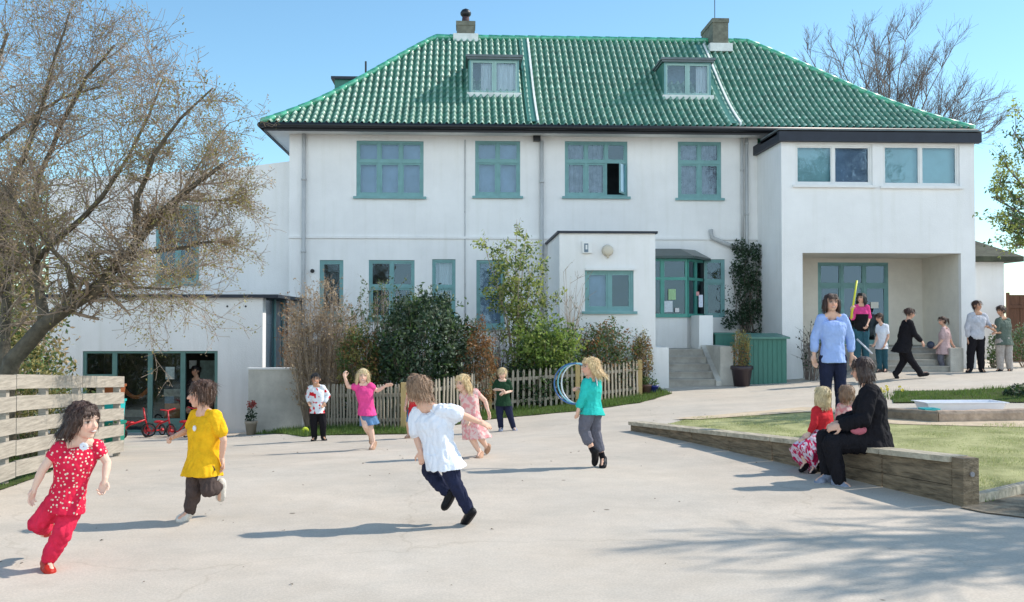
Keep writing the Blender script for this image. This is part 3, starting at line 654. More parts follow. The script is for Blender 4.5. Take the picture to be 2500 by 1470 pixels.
lampw = at(1483, 612, YP); m = MB(); m.tube([(lampw.x, YP-.09, lampw.z), (lampw.x, YP-.01, lampw.z)], [.11, .13], 18); m.ball((lampw.x, YP-.09, lampw.z), (.12, .05, .12)); m.tube([(lampw.x, YP-.06, lampw.z-.17), (lampw.x, YP-.06, lampw.z-.08)], [.02, .05], 8)
m.build('wall_lamp', M('cream_plastic', (.62, .56, .45), rough=.5, var=.05), house, True)
a = at(1433, 604, YP); m = MB(); m.box(a.x-.11, YP-.07, a.z-.13, a.x+.10, YP-.004, a.z+.13); ab = m.build('alarm_box', MAT['whitepaint'], house)
m = MB(); m.box(a.x-.07, YP-.074, a.z-.11, a.x+.02, YP-.0705, a.z+.08); m.build('alarm_label', M('blue_grey_label', (.16, .22, .27)), ab)
m = MB(); m.box(a.x-.04, YP-.078, a.z-.05, a.x-.0, YP-.0745, a.z+.05); m.build('alarm_emblem', MAT['whitepaint'], ab)
# bay window beside the porch
bz0, bz1 = Z(775, 24.2, 1660), Z(632, 24.2, 1660); bx0 = px1+.02; bxm = X(1677, 24.2, 700); bxr = X(1716, YF, 700)
P3 = [(bx0, 24.2), (bxm, 24.2), (bxr, YF-.02)]
m = MB()
for (a, b_) in ((P3[0], P3[1]), (P3[1], P3[2])):
    m.quad((*a, .3), (*b_, .3), (*b_, bz0), (*a, bz0))
m.quad((*P3[0], bz0), (*P3[1], bz0), (*P3[2], bz0), (P3[0][0], P3[2][1], bz0)); m.build('bay', MAT['wall'], house)
def bay_face(a, b_, cols, name):
    a = Vector((*a, 0)); b_ = Vector((*b_, 0)); d = (b_-a); L_ = d.length; d.normalize(); n = Vector((d.y, -d.x, 0))
    m = MB(); t = .05
    def bx(s0, s1, z0, z1, dp=.035):
        p, q = a+d*s0, a+d*s1; u = n*dp
        m.hexa([p+u+Vector((0, 0, z0)), q+u+Vector((0, 0, z0)), q-u+Vector((0, 0, z0)), p-u+Vector((0, 0, z0)), p+u+Vector((0, 0, z1)), q+u+Vector((0, 0, z1)), q-u+Vector((0, 0, z1)), p-u+Vector((0, 0, z1))])
    zm = bz0+(bz1-bz0)*.66
    bx(0, L_, bz0, bz0+.09, .05); bx(0, L_, bz1-.06, bz1, .045); bx(0, L_, zm-.035, zm+.035, .04)
    for k in range(cols+1):
        s = L_*k/cols; bx(max(0, s-t), min(L_, s+t), bz0+.09, bz1-.06)
    f = m.build(name, MAT['tealb'], house)
    m = MB(); m.quad(a+Vector((0, 0, bz0)), b_+Vector((0, 0, bz0)), b_+Vector((0, 0, bz1)), a+Vector((0, 0, bz1))); m.build('pane', MAT['glass'], f)
    return f
MAT['tealb'] = M('bright_teal_paint', (.07, .30, .25), rough=.4, var=.12)
bf = bay_face(P3[0], P3[1], 2, 'bay_window'); bay_face(P3[1], P3[2], 2, 'bay_window')
m = MB(); m.box(px1+.003, YF-.12, bz0, bxr, YF-.01, bz1); m.box(px1+.003, 24.3, bz0+.004, bxm-.1, YF-.12, bz0+.03); m.build('interior', MAT['dark'], bf)
for (q0, q1, r0, r1, cc) in ((1632, 706, 1650, 732, (.35, .55, .30)), (1622, 735, 1642, 762, (.6, .66, .7)), (1648, 752, 1658, 762, (.7, .7, .7)), (1706, 720, 1716, 750, (.6, .65, .75)), (1700, 712, 1707, 722, (.6, .3, .3))):
    a, b_ = at(q0, r1, 24.19), at(q1, r0, 24.19)
    a, b_ = at(q0, q1 if False else r1, 24.15), at(r0, q1, 24.15)
    m = MB(); m.box(a.x, 24.15, min(a.z, b_.z), b_.x, 24.158, max(a.z, b_.z)); m.build('notice', M('notice_paper', cc, var=.2, scale=20), house)
m = MB(); a0 = (px1+.003, 24.05); r = [(px1+.003, 23.95), (bxm+.12, 23.95), (bxr+.2, YF-.02), (px1+.003, YF-.02)]; rt = [(px1+.003, 24.5), (bxm-.1, 24.5), (bxr-.2, YF-.02), (px1+.003, YF-.02)]
z0, z1 = bz1+.0, bz1+.06; z2 = bz1+.27
m.loft([[(*p, z0) for p in r], [(*p, z1) for p in r], [(*p, z2) for p in rt]]); m.build('bay_roof', M('dark_green_lead', (.03, .06, .06), rough=.3, var=.3), house)
a = at(1602, 655, 23.9); b_ = at(1624, 640, 23.5); m = MB(); m.tube([(px1, a.y, a.z), (px1+.18, b_.y, b_.z)], .03, 8); m.ball((px1+.2, b_.y, b_.z), .05); m.build('wall_lamp', MAT['whitepaint'], house, True)

# ---- left extension and annex
YX = 25.35; ex0 = X(120, YX, 600); ex1 = X(712, YX, 600)
wx = rect((380, 500, 486, 690), YX)
mb = MB(); holed_wall(mb, ex0, ex1, -1.2, Z(440, YX, 400), [wx], YX, .1)
zt0 = Z(440, YX, 400); mb.quad((ex0, YX, zt0), (ex1, YX, zt0), (ex1, YX, Z(393, YX, 700)), (X(560, YX, 420), YX, Z(412, YX, 560)))
mb.quad((ex0, YX+7, -1.2), (ex0, YX, -1.2), (ex0, YX, zt0), (ex0, YX+7, zt0)); mb.quad((ex0, YX, zt0), (X(560, YX, 420), YX, Z(412, YX, 560)), (X(560, YX, 420), YX+7, Z(412, YX, 560)), (ex0, YX+7, zt0)); mb.quad((X(560, YX, 420), YX, Z(412, YX, 560)), (ex1, YX, Z(393, YX, 700)), (ex1, YX+7, Z(393, YX, 700)), (X(560, YX, 420), YX+7, Z(412, YX, 560)))
mb.build('extension', MAT['wall'], house); window(wx, YX, 2, .3, interior='dark')
YA = 21.7; ax0 = X(60, YA, 850); ax1 = X(641, YA, 850); azt = Z(727, YA, 640)
do = (X(201, YA, 950), -.78, X(531, YA, 950), Z(857, YA, 365))
mb = MB(); holed_wall(mb, ax0, ax1, -1.2, azt, [do], YA, .14)
sz0, sz1 = Z(900, YA), azt-.08
mb.quad((ax1, YA, -1.2), (ax1, YA+.35, -1.2), (ax1, YA+.35, azt), (ax1, YA, azt)); mb.quad((ax1, YA+.35, -1.2), (ax1, YF, -1.2), (ax1, YF, sz0-.1), (ax1, YA+.35, sz0-.1)); mb.quad((ax0, YF, -1.2), (ax0, YA, -1.2), (ax0, YA, azt), (ax0, YF, azt))
mb.build('annex', MAT['wall'], house)
m = MB(); m.quad((ax1-.05, YA+.35, sz0-.1), (ax1-.05, YF, sz0-.1), (ax1-.05, YF, azt), (ax1-.05, YA+.35, azt)); m.build('side_glazing', M('dark_blue_glass', (.03, .06, .09), rough=.08, var=.4, scale=1), house)
m = MB(); 
for yy in (YA+1.5, YA+2.6): m.box(ax1-.045, yy, sz0-.1, ax1-.005, yy+.06, azt)
m.build('side_frame', MAT['teal'], house)
m = MB(); m.box(ax0-.1, YA-.12, azt, ax1+.35, YF-.004, azt+.07); m.build('annex_roof', MAT['fascia'], house)
m = MB()
for q in (420, 555, 600):
    a = at(q, 748, YA); m.tube([(a.x, YA-.01, a.z), (a.x, YA+.0, a.z)], .022, 8)
m.build('weep_hole', MAT['gutter'], house)
# glazed doors of the annex
mb = MB(); y0, y1 = YA+.03, YA+.10; x0, z0, x1, z1 = do
mb.box(x0, y0, z0, x0+.07, y1, z1); mb.box(x1-.07, y0, z0, x1, y1, z1); mb.box(x0+.07, y0, z1-.05, x1-.07, y1, z1); mb.box(x0+.07, y0, z0, x1-.07, y1, z0+.06)
xs_ = [X(q, YA, 950) for q in (278, 365, 445)]
for k, x in enumerate(xs_): mb.box(x-.05, y0+.002, z0+.06, x+.05, y1+.002, z1-.05)
zl = Z(915, YA); mb.box(x0+.07, y0+.004, zl-.03, xs_[0]-.05, y1, zl+.03); mb.box(xs_[1]+.05, y0+.004, z0+.06, xs_[2]-.05, y1, z0+.30)
gf = mb.build('glazed_doors', M('grey_green_frame', (.11, .22, .20), rough=.5), house)
mb = MB(); mb.quad((x0+.07, y0+.03, z0+.06), (xs_[2], y0+.03, z0+.06), (xs_[2], y0+.03, z1-.05), (x0+.07, y0+.03, z1-.05)); mb.build('pane', MAT['glass'], gf)
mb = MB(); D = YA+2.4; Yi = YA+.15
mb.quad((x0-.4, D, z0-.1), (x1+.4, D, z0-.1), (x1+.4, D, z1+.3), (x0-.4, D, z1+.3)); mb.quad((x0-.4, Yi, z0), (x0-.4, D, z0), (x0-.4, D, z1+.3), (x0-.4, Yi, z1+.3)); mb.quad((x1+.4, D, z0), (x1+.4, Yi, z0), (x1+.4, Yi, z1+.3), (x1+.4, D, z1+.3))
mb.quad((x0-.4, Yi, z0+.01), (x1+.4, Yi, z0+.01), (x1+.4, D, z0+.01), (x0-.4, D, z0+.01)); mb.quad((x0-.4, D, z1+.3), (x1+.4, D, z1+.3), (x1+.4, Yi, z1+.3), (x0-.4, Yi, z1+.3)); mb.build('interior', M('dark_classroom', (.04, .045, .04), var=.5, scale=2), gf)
def pic(Y, q, col, name, par=house, d=.01):
    a, b_ = at(q[0], q[3], Y), at(q[2], q[1], Y); m = MB(); m.box(a.x, Y, a.z, b_.x, Y+d, b_.z); return m.build(name, M('display_'+name, col, var=.35, scale=9), par)
pic(YA+.06, (404, 896, 426, 926), (.65, .68, .66), 'notice'); pic(YA+.9, (400, 950, 440, 968), (.5, .5, .42), 'shelf_paper'); pic(YA+.9, (402, 985, 440, 1020), (.55, .26, .12), 'orange_box', d=.3); pic(YA+.9, (402, 968, 425, 985), (.16, .28, .4), 'blue_box', d=.2)
pic(YA+1.5, (462, 880, 480, 900), (.7, .8, .8), 'poster'); pic(YA+1.6, (488, 880, 530, 930), (.35, .5, .48), 'window_reflection_board'); pic(YA+1.2, (300, 1000, 350, 1018), (.5, .5, .45), 'low_table', d=.5)
m = MB(); 
for k in range(10):
    t0_, t1_ = k/10, (k+1)/10
    f_ = lambda t: at(300+65*t, 948+22*math.sin(math.pi*t), YA+.5)
    m.tube([f_(t0_), f_(t1_)], .045, 6)
m.build('bunting', M('orange_bunting', (.5, .16, .06), var=.3), house)
# ================================================================ PROPS
def L3(a, b, t): return a+(b-a)*t
# timber bench wall
ZA, ZB = at(2330, 1114, WA.y).z, at(1537, 1029, WB.y).z
bn = thing('timber_bench', 'long low bench wall of old railway sleepers curving along the lawn edge', 'bench', WA)
bn['label'] = 'long low wall of old timber sleepers along the lawn, used as a bench'
th = .17; N_ = 7
def gz(p): return g(p.x, p.y)-.05
for k in range(N_):
    t0, t1 = k/N_, (k+1)/N_-.003
    a, b_ = L3(WA, WB, t0), L3(WA, WB, t1); za, zb_ = ZA+(ZB-ZA)*t0, ZA+(ZB-ZA)*t1; j = rnd.uniform(-.006, .006)
    m = MB()                            # top slab
    o = wnrm*(-.03+j); q = wnrm*(th+.02)
    m.hexa([v+Vector((0, 0, 0)) for v in (Vector((a.x, a.y, za-.05))+o, Vector((a.x, a.y, za-.05))+q, Vector((b_.x, b_.y, zb_-.05))+q, Vector((b_.x, b_.y, zb_-.05))+o, Vector((a.x, a.y, za))+o, Vector((a.x, a.y, za))+q, Vector((b_.x, b_.y, zb_))+q, Vector((b_.x, b_.y, zb_))+o)])
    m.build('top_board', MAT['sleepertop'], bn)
    for lv_ in (0, 1):
        def zz(p, z, f): return gz(p)+(z-.052-gz(p))*f
        f0, f1 = (0, .5) if lv_ == 0 else (.515, 1); o = wnrm*rnd.uniform(-.004, .01); q = wnrm*th; m = MB()
        c = [Vector((p.x, p.y, zz(p, z, f)))+w for f in (f0, f1) for p, z, w in ((a, za, o), (a, za, q), (b_, zb_, q), (b_, zb_, o))]
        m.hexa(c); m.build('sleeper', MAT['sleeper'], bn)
e = WA-wd*.08; m = MB(); m.bar(Vector((e.x, e.y, gz(e)))+wnrm*.085, Vector((e.x, e.y, ZA-.004))+wnrm*.085, .17, .13, wd); m.build('end_post', MAT['sleeper'], bn)
m = MB(); m.tube([Vector((e.x, e.y, ZA-.14))+wnrm*.085-wd*.07, Vector((e.x, e.y, ZA-.14))+wnrm*.085-wd*.085], .022, 10); m.build('bolt', M('rusty_metal', (.25, .24, .25), rough=.4), bn)
# timber edging of the lawn at the right
a, b_ = hit(2372, 1232), hit(2640, 1176); m = MB(); m.bar(Vector((a.x, a.y, g(a.x, a.y)+.02)), Vector((b_.x, b_.y, g(b_.x, b_.y)+.05)), .09, .12)
single(m, 'lawn_edging', MAT['sleepertop'], 'narrow timber edging running right from the near end of the bench wall', 'edging')
# planter edging
def sleeper_line(p, q, w, h, mat, name, label, cat, bev=True):
    p = Vector((p.x, p.y, g(p.x, p.y)-.02)); q = Vector((q.x, q.y, g(q.x, q.y)-.02)); d = n3(q-p); s = Vector((-d.y, d.x, 0)); m = MB(); n = max(2, int((q-p).length/.12)); rows = []
    for i in range(n+1):
        c = L3(p, q, i/n); r = []
        for (a, b) in ((0, 0), (0, .75), (.12, .97), (.5, 1.0), (.88, .97), (1, .75), (1, 0)):
            jz = .012*noise.noise(Vector((c.x*4, c.y*4, a*3+b))); r.append(c+s*(a*w+jz)+Vector((0, 0, b*(h+.02)+jz)))
        rows.append(r)
    m.loft(rows); return single(m, name, mat, label, cat, smooth=False)
def n3(v): return v.normalized()
MAT['log'] = M('grey_brown_log', (.22, .17, .12), var=.45, scale=5, bump=.8, bscale=16)
MAT['stone'] = M('reddish_edging_stone', (.42, .31, .23), var=.4, scale=6, bump=.8, bscale=16)
e0, e1, e2 = hit(2120, 1022), hit(2288, 1034), hit(2640, 1028)
sleeper_line(e0, e1, .24, .17, MAT['log'], 'log_edging', 'dark weathered log edging behind the seated woman', 'edging')
sleeper_line(e1+Vector((.03, 0, 0)), e2, .26, .17, MAT['stone'], 'stone_edging', 'rough reddish stone edging beyond the lawn at the right', 'edging')
# white tray
Yt_ = e1.y+.62; m = MB(); a, b_ = at(2272, 1002, Yt_), at(2444, 1002, Yt_); zr = at(2350, 984, Yt_).z; z0 = g(a.x, Yt_)+.02
r_ = lambda ins, z: [(a.x-.06+ins, Yt_-.04+ins, z), (b_.x+.06-ins, Yt_-.04+ins, z), (b_.x+.06-ins, Yt_+.42-ins, z), (a.x-.06+ins, Yt_+.42-ins, z)]
m.loft([r_(.07, z0), r_(.0, zr), r_(-.03, zr), r_(-.03, zr+.012), r_(.015, zr+.012), r_(.08, z0+.03)])
tr = single(m, 'sand_tray', M('white_plastic_tray', (.74, .75, .80), rough=.4, var=.06), 'long white plastic tray lying in the planter beyond the lawn', 'tray')
a = at(2246, 1002, Yt_-.2); m = MB(); r2 = lambda ins, z: [(a.x+ins, Yt_-.35+ins, z), (a.x+.24-ins, Yt_-.35+ins, z), (a.x+.24-ins, Yt_-.12-ins, z), (a.x+ins, Yt_-.12-ins, z)]
m.loft([r2(.04, z0), r2(0, z0+.15), r2(.015, z0+.15), r2(.05, z0+.03)]); single(m, 'toy_tub', M('turquoise_plastic', (.06, .52, .55), rough=.4), 'small turquoise plastic tub beside the left end of the white tray', 'tub')
# grey board fence in the left foreground
E0, E1 = hit(0, 1190), at(297, 1095, 14.4); E1.z = g(E1.x, E1.y); zt0_, zt1_ = at(0, 915, E0.y).z, at(297, 919, E1.y).z
dirf = (E0-E1); E00 = E0+dirf*.45; zt00 = zt0_+(zt0_-zt1_)*.45
bf_ = thing('board_fence', 'weathered grey fence of five wide horizontal boards', 'fence', Vector((E1.x, E1.y, g(E1.x, E1.y))))
fn_ = Vector((dirf.y, -dirf.x, 0)).normalized()
if fn_.x < 0: fn_ = -fn_                # faces the playground
def fz(t, f):                           # t 0 near .. 1 far, f height fraction from ground
    p = L3(E00, E1, t); zb_ = g(p.x, p.y); z1 = zt00+(zt1_-zt00)*t; return Vector((p.x, p.y, zb_+(z1-zb_)*f))
fr = [(.865, 1.0), (.66, .80), (.455, .60), (.255, .395), (.05, .195)]
for k, (f0, f1) in enumerate(fr):
    for (t0, t1) in ((0, .36), (.363, .70), (.703, 1.0)):
        m = MB(); n = 6
        for i in range(1): 
            a0, a1, b0, b1 = fz(t0, f0), fz(t0, f1), fz(t1, f0), fz(t1, f1); j = Vector((0, 0, rnd.uniform(-.008, .008)))
            m.hexa([a0+fn_*.03+j, b0+fn_*.03, b0+fn_*.002, a0+fn_*.002+j, a1+fn_*.03+j, b1+fn_*.03, b1+fn_*.002, a1+fn_*.002+j])
        m.build('board', MAT['wood'], bf_)
for t in (.02, .34, .52, .70, .86, .985):
    p0, p1 = fz(t, -.05), fz(t, .97); m = MB(); m.bar(p0-fn_*.045, p1-fn_*.045, .08, .085, dirf); m.build('post', MAT['wood'], bf_)
# picket fence
pf = thing('picket_fence', 'low grey picket fence with pale yellow posts in front of the shrub bed', 'fence', PF[1])
def ptop(i): return (939, 937, 905, 893, 881)[i]
tops = [at(px_, ptop(i), PF[i].y).z for i, px_ in enumerate((742, 985, 1195, 1410, 1562))]
for i in range(4):
    a, b_ = PF[i], PF[i+1]; L_ = (b_-a).length; n = int(L_/.108); d = (b_-a).normalized(); nn = Vector((d.y, -d.x, 0)).normalized()
    if nn.y > 0: nn = -nn
    for k in range(1, n):
        t = k/n
        if i == 0 and t < .22: continue
        p = L3(a, b_, t); zb_ = g(p.x, p.y)+.02; z1 = tops[i]+(tops[i+1]-tops[i])*t+rnd.uniform(-.012, .012); w = .0225; c = p+nn*.03; tw = rnd.uniform(-.008, .008)
        m = MB(); u = d*w; q = nn*.009
        prof_ = [(-1, zb_), (1, zb_), (1, z1-.05), (.45, z1-.008), (0, z1), (-.45, z1-.008), (-1, z1-.05)]
        m.loft([[Vector((c.x, c.y, 0))+u*s+q+Vector((tw*(z-zb_)*3, 0, z)) for s, z in prof_], [Vector((c.x, c.y, 0))+u*s-q+Vector((tw*(z-zb_)*3, 0, z)) for s, z in prof_]])
        m.build('picket', MAT['picket'], pf)
    for hz in (.22, .76):
        z0 = PF[i].z+(tops[i]-PF[i].z)*hz; z1 = PF[i+1].z+(tops[i+1]-PF[i+1].z)*hz
        m = MB(); s = L3(a, b_, .2 if i == 0 else 0); z0 = z0+(z1-z0)*(.2 if i == 0 else 0); m.bar((s.x, s.y, z0), (b_.x, b_.y, z1), .035, .06); m.build('rail', MAT['picket'], pf)
for i in range(5):
    p = PF[i] if i else L3(PF[0], PF[1], .2); z = tops[i]+.02; m = MB(); m.box(p.x-.045, p.y-.05, g(p.x, p.y)-.1, p.x+.045, p.y+.045, z); m.build('post', MAT['post'], pf)
# entrance steps
YS0, YS1 = 22.0, 23.4
es = thing('entrance_steps', 'concrete steps between white side walls leading up beside the porch', 'steps', Vector((5, YS0, g(5, YS0))))
sx0, sx1 = X(1632, YS0, 900), X(1747, YS0, 900); gz0 = g((sx0+sx1)/2, YS0); zt_ = .95; n = 5
for k in range(n):
    y0 = YS0+(YS1-YS0)*k/n; z0 = gz0+(zt_-gz0)*k/n; z1 = gz0+(zt_-gz0)*(k+1)/n; m = MB(); m.box(sx0, y0+.02, z0-(.3 if k == 0 else 0), sx1, YS1+.0+.3*(k == n-1), z1-.035); m.box(sx0, y0, z1-.035, sx1, YS1+.3*(k == n-1), z1); m.build('step', MAT['concrete'], es)
m = MB(); m.box(sx0, YS1+.3, .2, sx1, YF-.45, zt_); m.build('landing', MAT['concrete'], es)
wl0 = X(1598, YS0, 900); m = MB(); m.box(wl0, YS0-.05, gz0-.3, sx0-.002, YS1+.3, Z(848, YS0, 1600)); m.build('side_wall', MAT['oldwall'] if 'oldwall' in MAT else MAT['wall'], es)
wr1 = X(1792, YS0, 900); zt2 = Z(846, YS0, 1770); m = MB()
m.hexa([(sx1+.002, YS0-.05, gz0-.3), (sx1+.12, YS0-.05, gz0-.3), (sx1+.12, YS1, gz0-.3), (sx1+.002, YS1, gz0-.3), (sx1+.002, YS0-.05, gz0+.12), (sx1+.12, YS0-.05, gz0+.12), (sx1+.12, YS1, zt2), (sx1+.002, YS1, zt2)])
m.build('kerb', MAT['oldconcrete'], es)
m = MB(); m.box(sx1+.122, YS0+.05, gz0-.3, wr1, YS1, zt2); m.build('side_wall', MAT['oldconcrete'], es)
m = MB(); m.box(sx1-.03, YS1+.002, .3, sx1+.30, YF-.02, Z(770, YS1, 1720)); m.build('parapet', MAT['wall'], es)
# loggia steps at the right
LS0, LS1 = 22.25, YW+.0
ls = thing('terrace_steps', 'wide concrete steps up to the recessed doors of the right wing', 'steps', Vector((10, LS0, g(10, LS0))))
lx0, lx1 = X(2120, LS0, 900), X(2318, LS0, 900); gz1 = g((lx0+lx1)/2, LS0)-.02; n = 4
for k in range(n):
    y0 = LS0+(LS1-LS0)*k/n; z0 = gz1+(RF-gz1)*k/n; z1 = gz1+(RF-gz1)*(k+1)/n; m = MB(); m.box(lx0, y0+.02, z0-(.2 if k == 0 else 0), lx1, LS1+.02, z1-.03); m.box(lx0, y0, z1-.03, lx1, LS1+.02, z1); m.build('step', MAT['concrete'], ls)
m = MB(); m.box(lx1+.002, LS0-.05, gz1-.2, X(2350, LS0, 900), LS1-.004, Z(850, LS0, 2330)); m.build('side_wall', MAT['oldconcrete'], ls)
# green storage box
a, b_ = at(1830, 925, 22.1), at(1921, 822, 22.1); gb = thing('storage_box', 'dark green wooden storage box with a sloping lid against the right wing', 'box', Vector((a.x, 22.1, g(a.x, 22.1))))
m = MB(); z0 = g(a.x, 22.1)-.02; m.box(a.x, 22.12, z0, b_.x, 22.98, b_.z-.05); 
for k in range(1, 8):
    x = a.x+(b_.x-a.x)*k/8; m.box(x-.004, 22.108, z0+.03, x+.004, 22.121, b_.z-.09)
m.build('body', MAT['tealdark'], gb)
m = MB(); m.hexa([(a.x-.05, 22.05, b_.z-.05), (b_.x+.06, 22.05, b_.z-.05), (b_.x+.06, 23.0, b_.z+.03), (a.x-.05, 23.0, b_.z+.03), (a.x-.05, 22.05, b_.z-.01), (b_.x+.06, 22.05, b_.z-.01), (b_.x+.06, 23.0, b_.z+.07), (a.x-.05, 23.0, b_.z+.07)]); m.build('lid', M('pale_green_lid', (.09, .22, .18), rough=.5), gb)
a, b_ = at(1752, 846, 23.2), at(1800, 817, 23.2); m = MB(); m.box(a.x, 23.4, .5, b_.x, 24.3, b_.z); m.box(a.x-.03, 23.37, b_.z, b_.x+.03, 24.33, b_.z+.04); single(m, 'green_bin', MAT['tealdark'], 'green box half hidden behind the steps and the potted conifer', 'bin')
# low retaining wall left of the picket fence
yl = 20.3; a, b_ = X(606, yl, 980), X(738, yl, 980); zt3 = Z(902, yl, 670); m = MB(); nseg = 4
m.box(a, yl, -1.1, b_, yl+.14, zt3); rw_ = thing('garden_wall', 'short pale rendered garden wall between the annex and the picket fence', 'wall', Vector((a, yl, g(a, yl))))
m.build('wall', MAT['oldconcrete'], rw_); m = MB(); m.box(a-.02, yl-.02, zt3, b_+.02, yl+.16, zt3+.035); m.build('coping', MAT['wall'], rw_)
m = MB(); m.box(b_-.0+.002, yl-.03, -1.1, b_+.10, yl+1.6, zt3-.02); m.build('end_wall', MAT['wall'], rw_)
# outbuilding and brown fence, far right
ob = thing('outbuilding', 'small white outbuilding with a mossy dark hipped roof right of the school', 'outbuilding', Vector((14.5, 28, .5)))
yo = 27.2; ox0, ox1 = X(2340, yo, 750), X(2452, yo, 750); oz = Z(640, yo, 2420); m = MB(); m.box(ox0, yo, -.2, ox1, yo+4, oz); m.build('wall', MAT['wall'], ob)
m = MB(); m.loft([[(ox0-.2, yo-.35, oz), (ox1+.38, yo-.35, oz), (ox1+.38, yo+4.3, oz), (ox0-.2, yo+4.3, oz)], [(ox0-.2, yo-.35, oz+.14), (ox1+.38, yo-.35, oz+.14), (ox1+.38, yo+4.3, oz+.14), (ox0-.2, yo+4.3, oz+.14)], [(ox0-.5, yo+1.8, oz+1.1), (ox1-1.0, yo+1.8, oz+1.1), (ox1-1.0, yo+2.1, oz+1.1), (ox0-.5, yo+2.1, oz+1.1)]]); m.build('roof', M('mossy_dark_slate', (.05, .055, .035), var=.6, scale=3, bump=.6, bscale=10), ob)
bw = thing('panel_fence', 'tall dark brown panel fence at the far right edge', 'fence', Vector((15, 26.5, .5)))
y = 25.5; x0 = X(2464, y, 780)
for k in range(3):
    m = MB(); xx = x0+k*1.85; zt4 = Z(720, y, 2480)
    for i in range(12): m.box(xx+i*.15, y+(i % 2)*.012, .3, xx+i*.15+.146, y+.02+(i % 2)*.012, zt4)
    m.box(xx, y-.03, zt4-.35, xx+1.8, y-.002, zt4-.27); m.box(xx, y-.03, .75, xx+1.8, y-.002, .83); m.build('panel', MAT['fencebrown'], bw)
    m = MB(); m.box(xx-.06, y-.04, .2, xx-.005, y+.05, zt4+.06); m.build('post', MAT['fencebrown'], bw)
# netball hoop
nb = at(838, 748, 20.0); nh = thing('netball_hoop', 'white netball hoop and net on a thin pole among the shrubs', 'netball hoop', Vector((nb.x-.2, 20.1, g(nb.x, 20))))
m = MB(); m.tube([(nb.x-.24, 20.1, g(nb.x, 20)), (nb.x-.24, 20.1, nb.z+.05)], .022, 8); m.build('pole', MAT['pipe'], nh, True)
m = MB(); k = 24; m.tube([(nb.x+.17*math.cos(2*math.pi*i/k), 20.0+.17*math.sin(2*math.pi*i/k), nb.z) for i in range(k+1)], .011, 6); m.tube([(nb.x-.24, 20.1, nb.z), (nb.x-.16, 20.04, nb.z)], .012, 6); m.build('ring', MAT['pipe'], nh, True)
m = MB(); k = 12; f = lambda i, j: (nb.x+(.165-.018*j-.002*j*j)*math.cos(2*math.pi*(i+.5*(j % 2))/k)+.01*j, 20+(.165-.018*j-.002*j*j)*math.sin(2*math.pi*(i+.5*(j % 2))/k), nb.z-.078*j)
for j in range(6):
    for i in range(k):
        o = 0 if j % 2 == 0 else 1; m.tube([f(i, j), f(i+o, j+1)], .0035, 3); m.tube([f(i, j), f(i-1+o, j+1)], .0035, 3)
m.build('net', MAT['whitepaint'], nh)
# tricycles by the annex doors
def torus(m, c, r, t, ax, n=18, k=6):
    c = Vector(c); ax = n3(Vector(ax)); u = n3(ax.cross(Vector((0, 0, 1)))); w = ax.cross(u)
    m.loft([[c+(u*math.cos(a)+w*math.sin(a))*(r+t*math.cos(b))+ax*t*math.sin(b) for b in [2*math.pi*q/k for q in range(k)]] for a in [2*math.pi*i/n for i in range(n+1)]], False)
MAT['redpaint'] = M('red_enamel', (.55, .02, .03), rough=.35); MAT['tyre'] = M('black_rubber', (.02, .02, .02), rough=.7)
for (px_, Y, an, lb) in ((322, 20.4, 20, 'red metal tricycle nearest the end of the board fence'), (392, 20.7, -35, 'red metal tricycle in front of the middle mullion of the glazed doors'), (455, 20.9, 60, 'red metal tricycle nearest the open annex doorway')):
    p = at(px_, 1050, Y); z = g(p.x, Y); o_ = Vector((p.x, Y, z)); d = Vector((math.cos(R(an)), math.sin(R(an)), 0)); s = Vector((-d.y, d.x, 0)); t_ = thing('tricycle', lb, 'tricycle', o_, 'red tricycles parked outside the annex')
    U_ = Vector((0, 0, 1))
    for c in (o_+d*.32+U_*.15, o_-d*.2+s*.2+U_*.12, o_-d*.2-s*.2+U_*.12):
        m = MB(); torus(m, c, .13 if c is not None and c.z-z > .13 else .10, .018, s); w_ = m.build('wheel', MAT['tyre'], t_, True)
        m = MB(); m.tube([c-s*.02, c+s*.02], .035, 8); torus(m, c, .09, .006, s, 14, 4)
        for a in range(6): m.tube([c, c+(d*math.cos(a*1.047)+U_*math.sin(a*1.047))*.1], .004, 3)
        m.build('rim', MAT['redpaint'], w_)
    m = MB(); m.tube([o_+d*.32+U_*.15, o_+d*.25+U_*.36, o_+d*.22+U_*.56], .017, 6); m.tube([o_+d*.25+U_*.36, o_-d*.05+U_*.26, o_-d*.2+U_*.13], .02, 6); m.tube([o_-d*.2+s*.2+U_*.12, o_-d*.2-s*.2+U_*.12], .014, 6); m.tube([o_+d*.22+s*.18+U_*.58, o_+d*.22+U_*.55, o_+d*.22-s*.18+U_*.58], .014, 6); m.build('frame', MAT['redpaint'], t_, True)
    m = MB(); m.ball(o_-d*.06+U_*.31, (.11, .10, .03), (d, s, U_), 12, 6); m.build('seat', MAT['redpaint'], t_, True)
# toy crates stacked behind the board fence
Yc_ = 16.6; zc = None
for (ya, yb_, col, lb) in ((1108, 1031, (.01, .20, .14), 'dark green plastic crate at the bottom of the stack behind the board fence'), (1029, 977, (.02, .42, .42), 'turquoise plastic crate in the middle of the stack behind the board fence'), (975, 940, (.30, .09, .03), 'orange-brown box on top of the stack behind the board fence')):
    a, b_ = at(244, ya, Yc_), at(289, yb_, Yc_); z0 = g(a.x, Yc_) if zc is None else zc+.004; z1 = b_.z; m = MB()
    r = lambda i, z: [(a.x+i, Yc_+i, z), (b_.x-i, Yc_+i, z), (b_.x-i, Yc_+.35-i, z), (a.x+i, Yc_+.35-i, z)]
    m.loft([r(.02, z0), r(0, z1-.04), r(-.015, z1-.04), r(-.015, z1), r(.02, z1), r(.03, z0+.02)]); single(m, 'crate', M('crate_plastic', col, rough=.45), lb, 'crate'); zc = z1
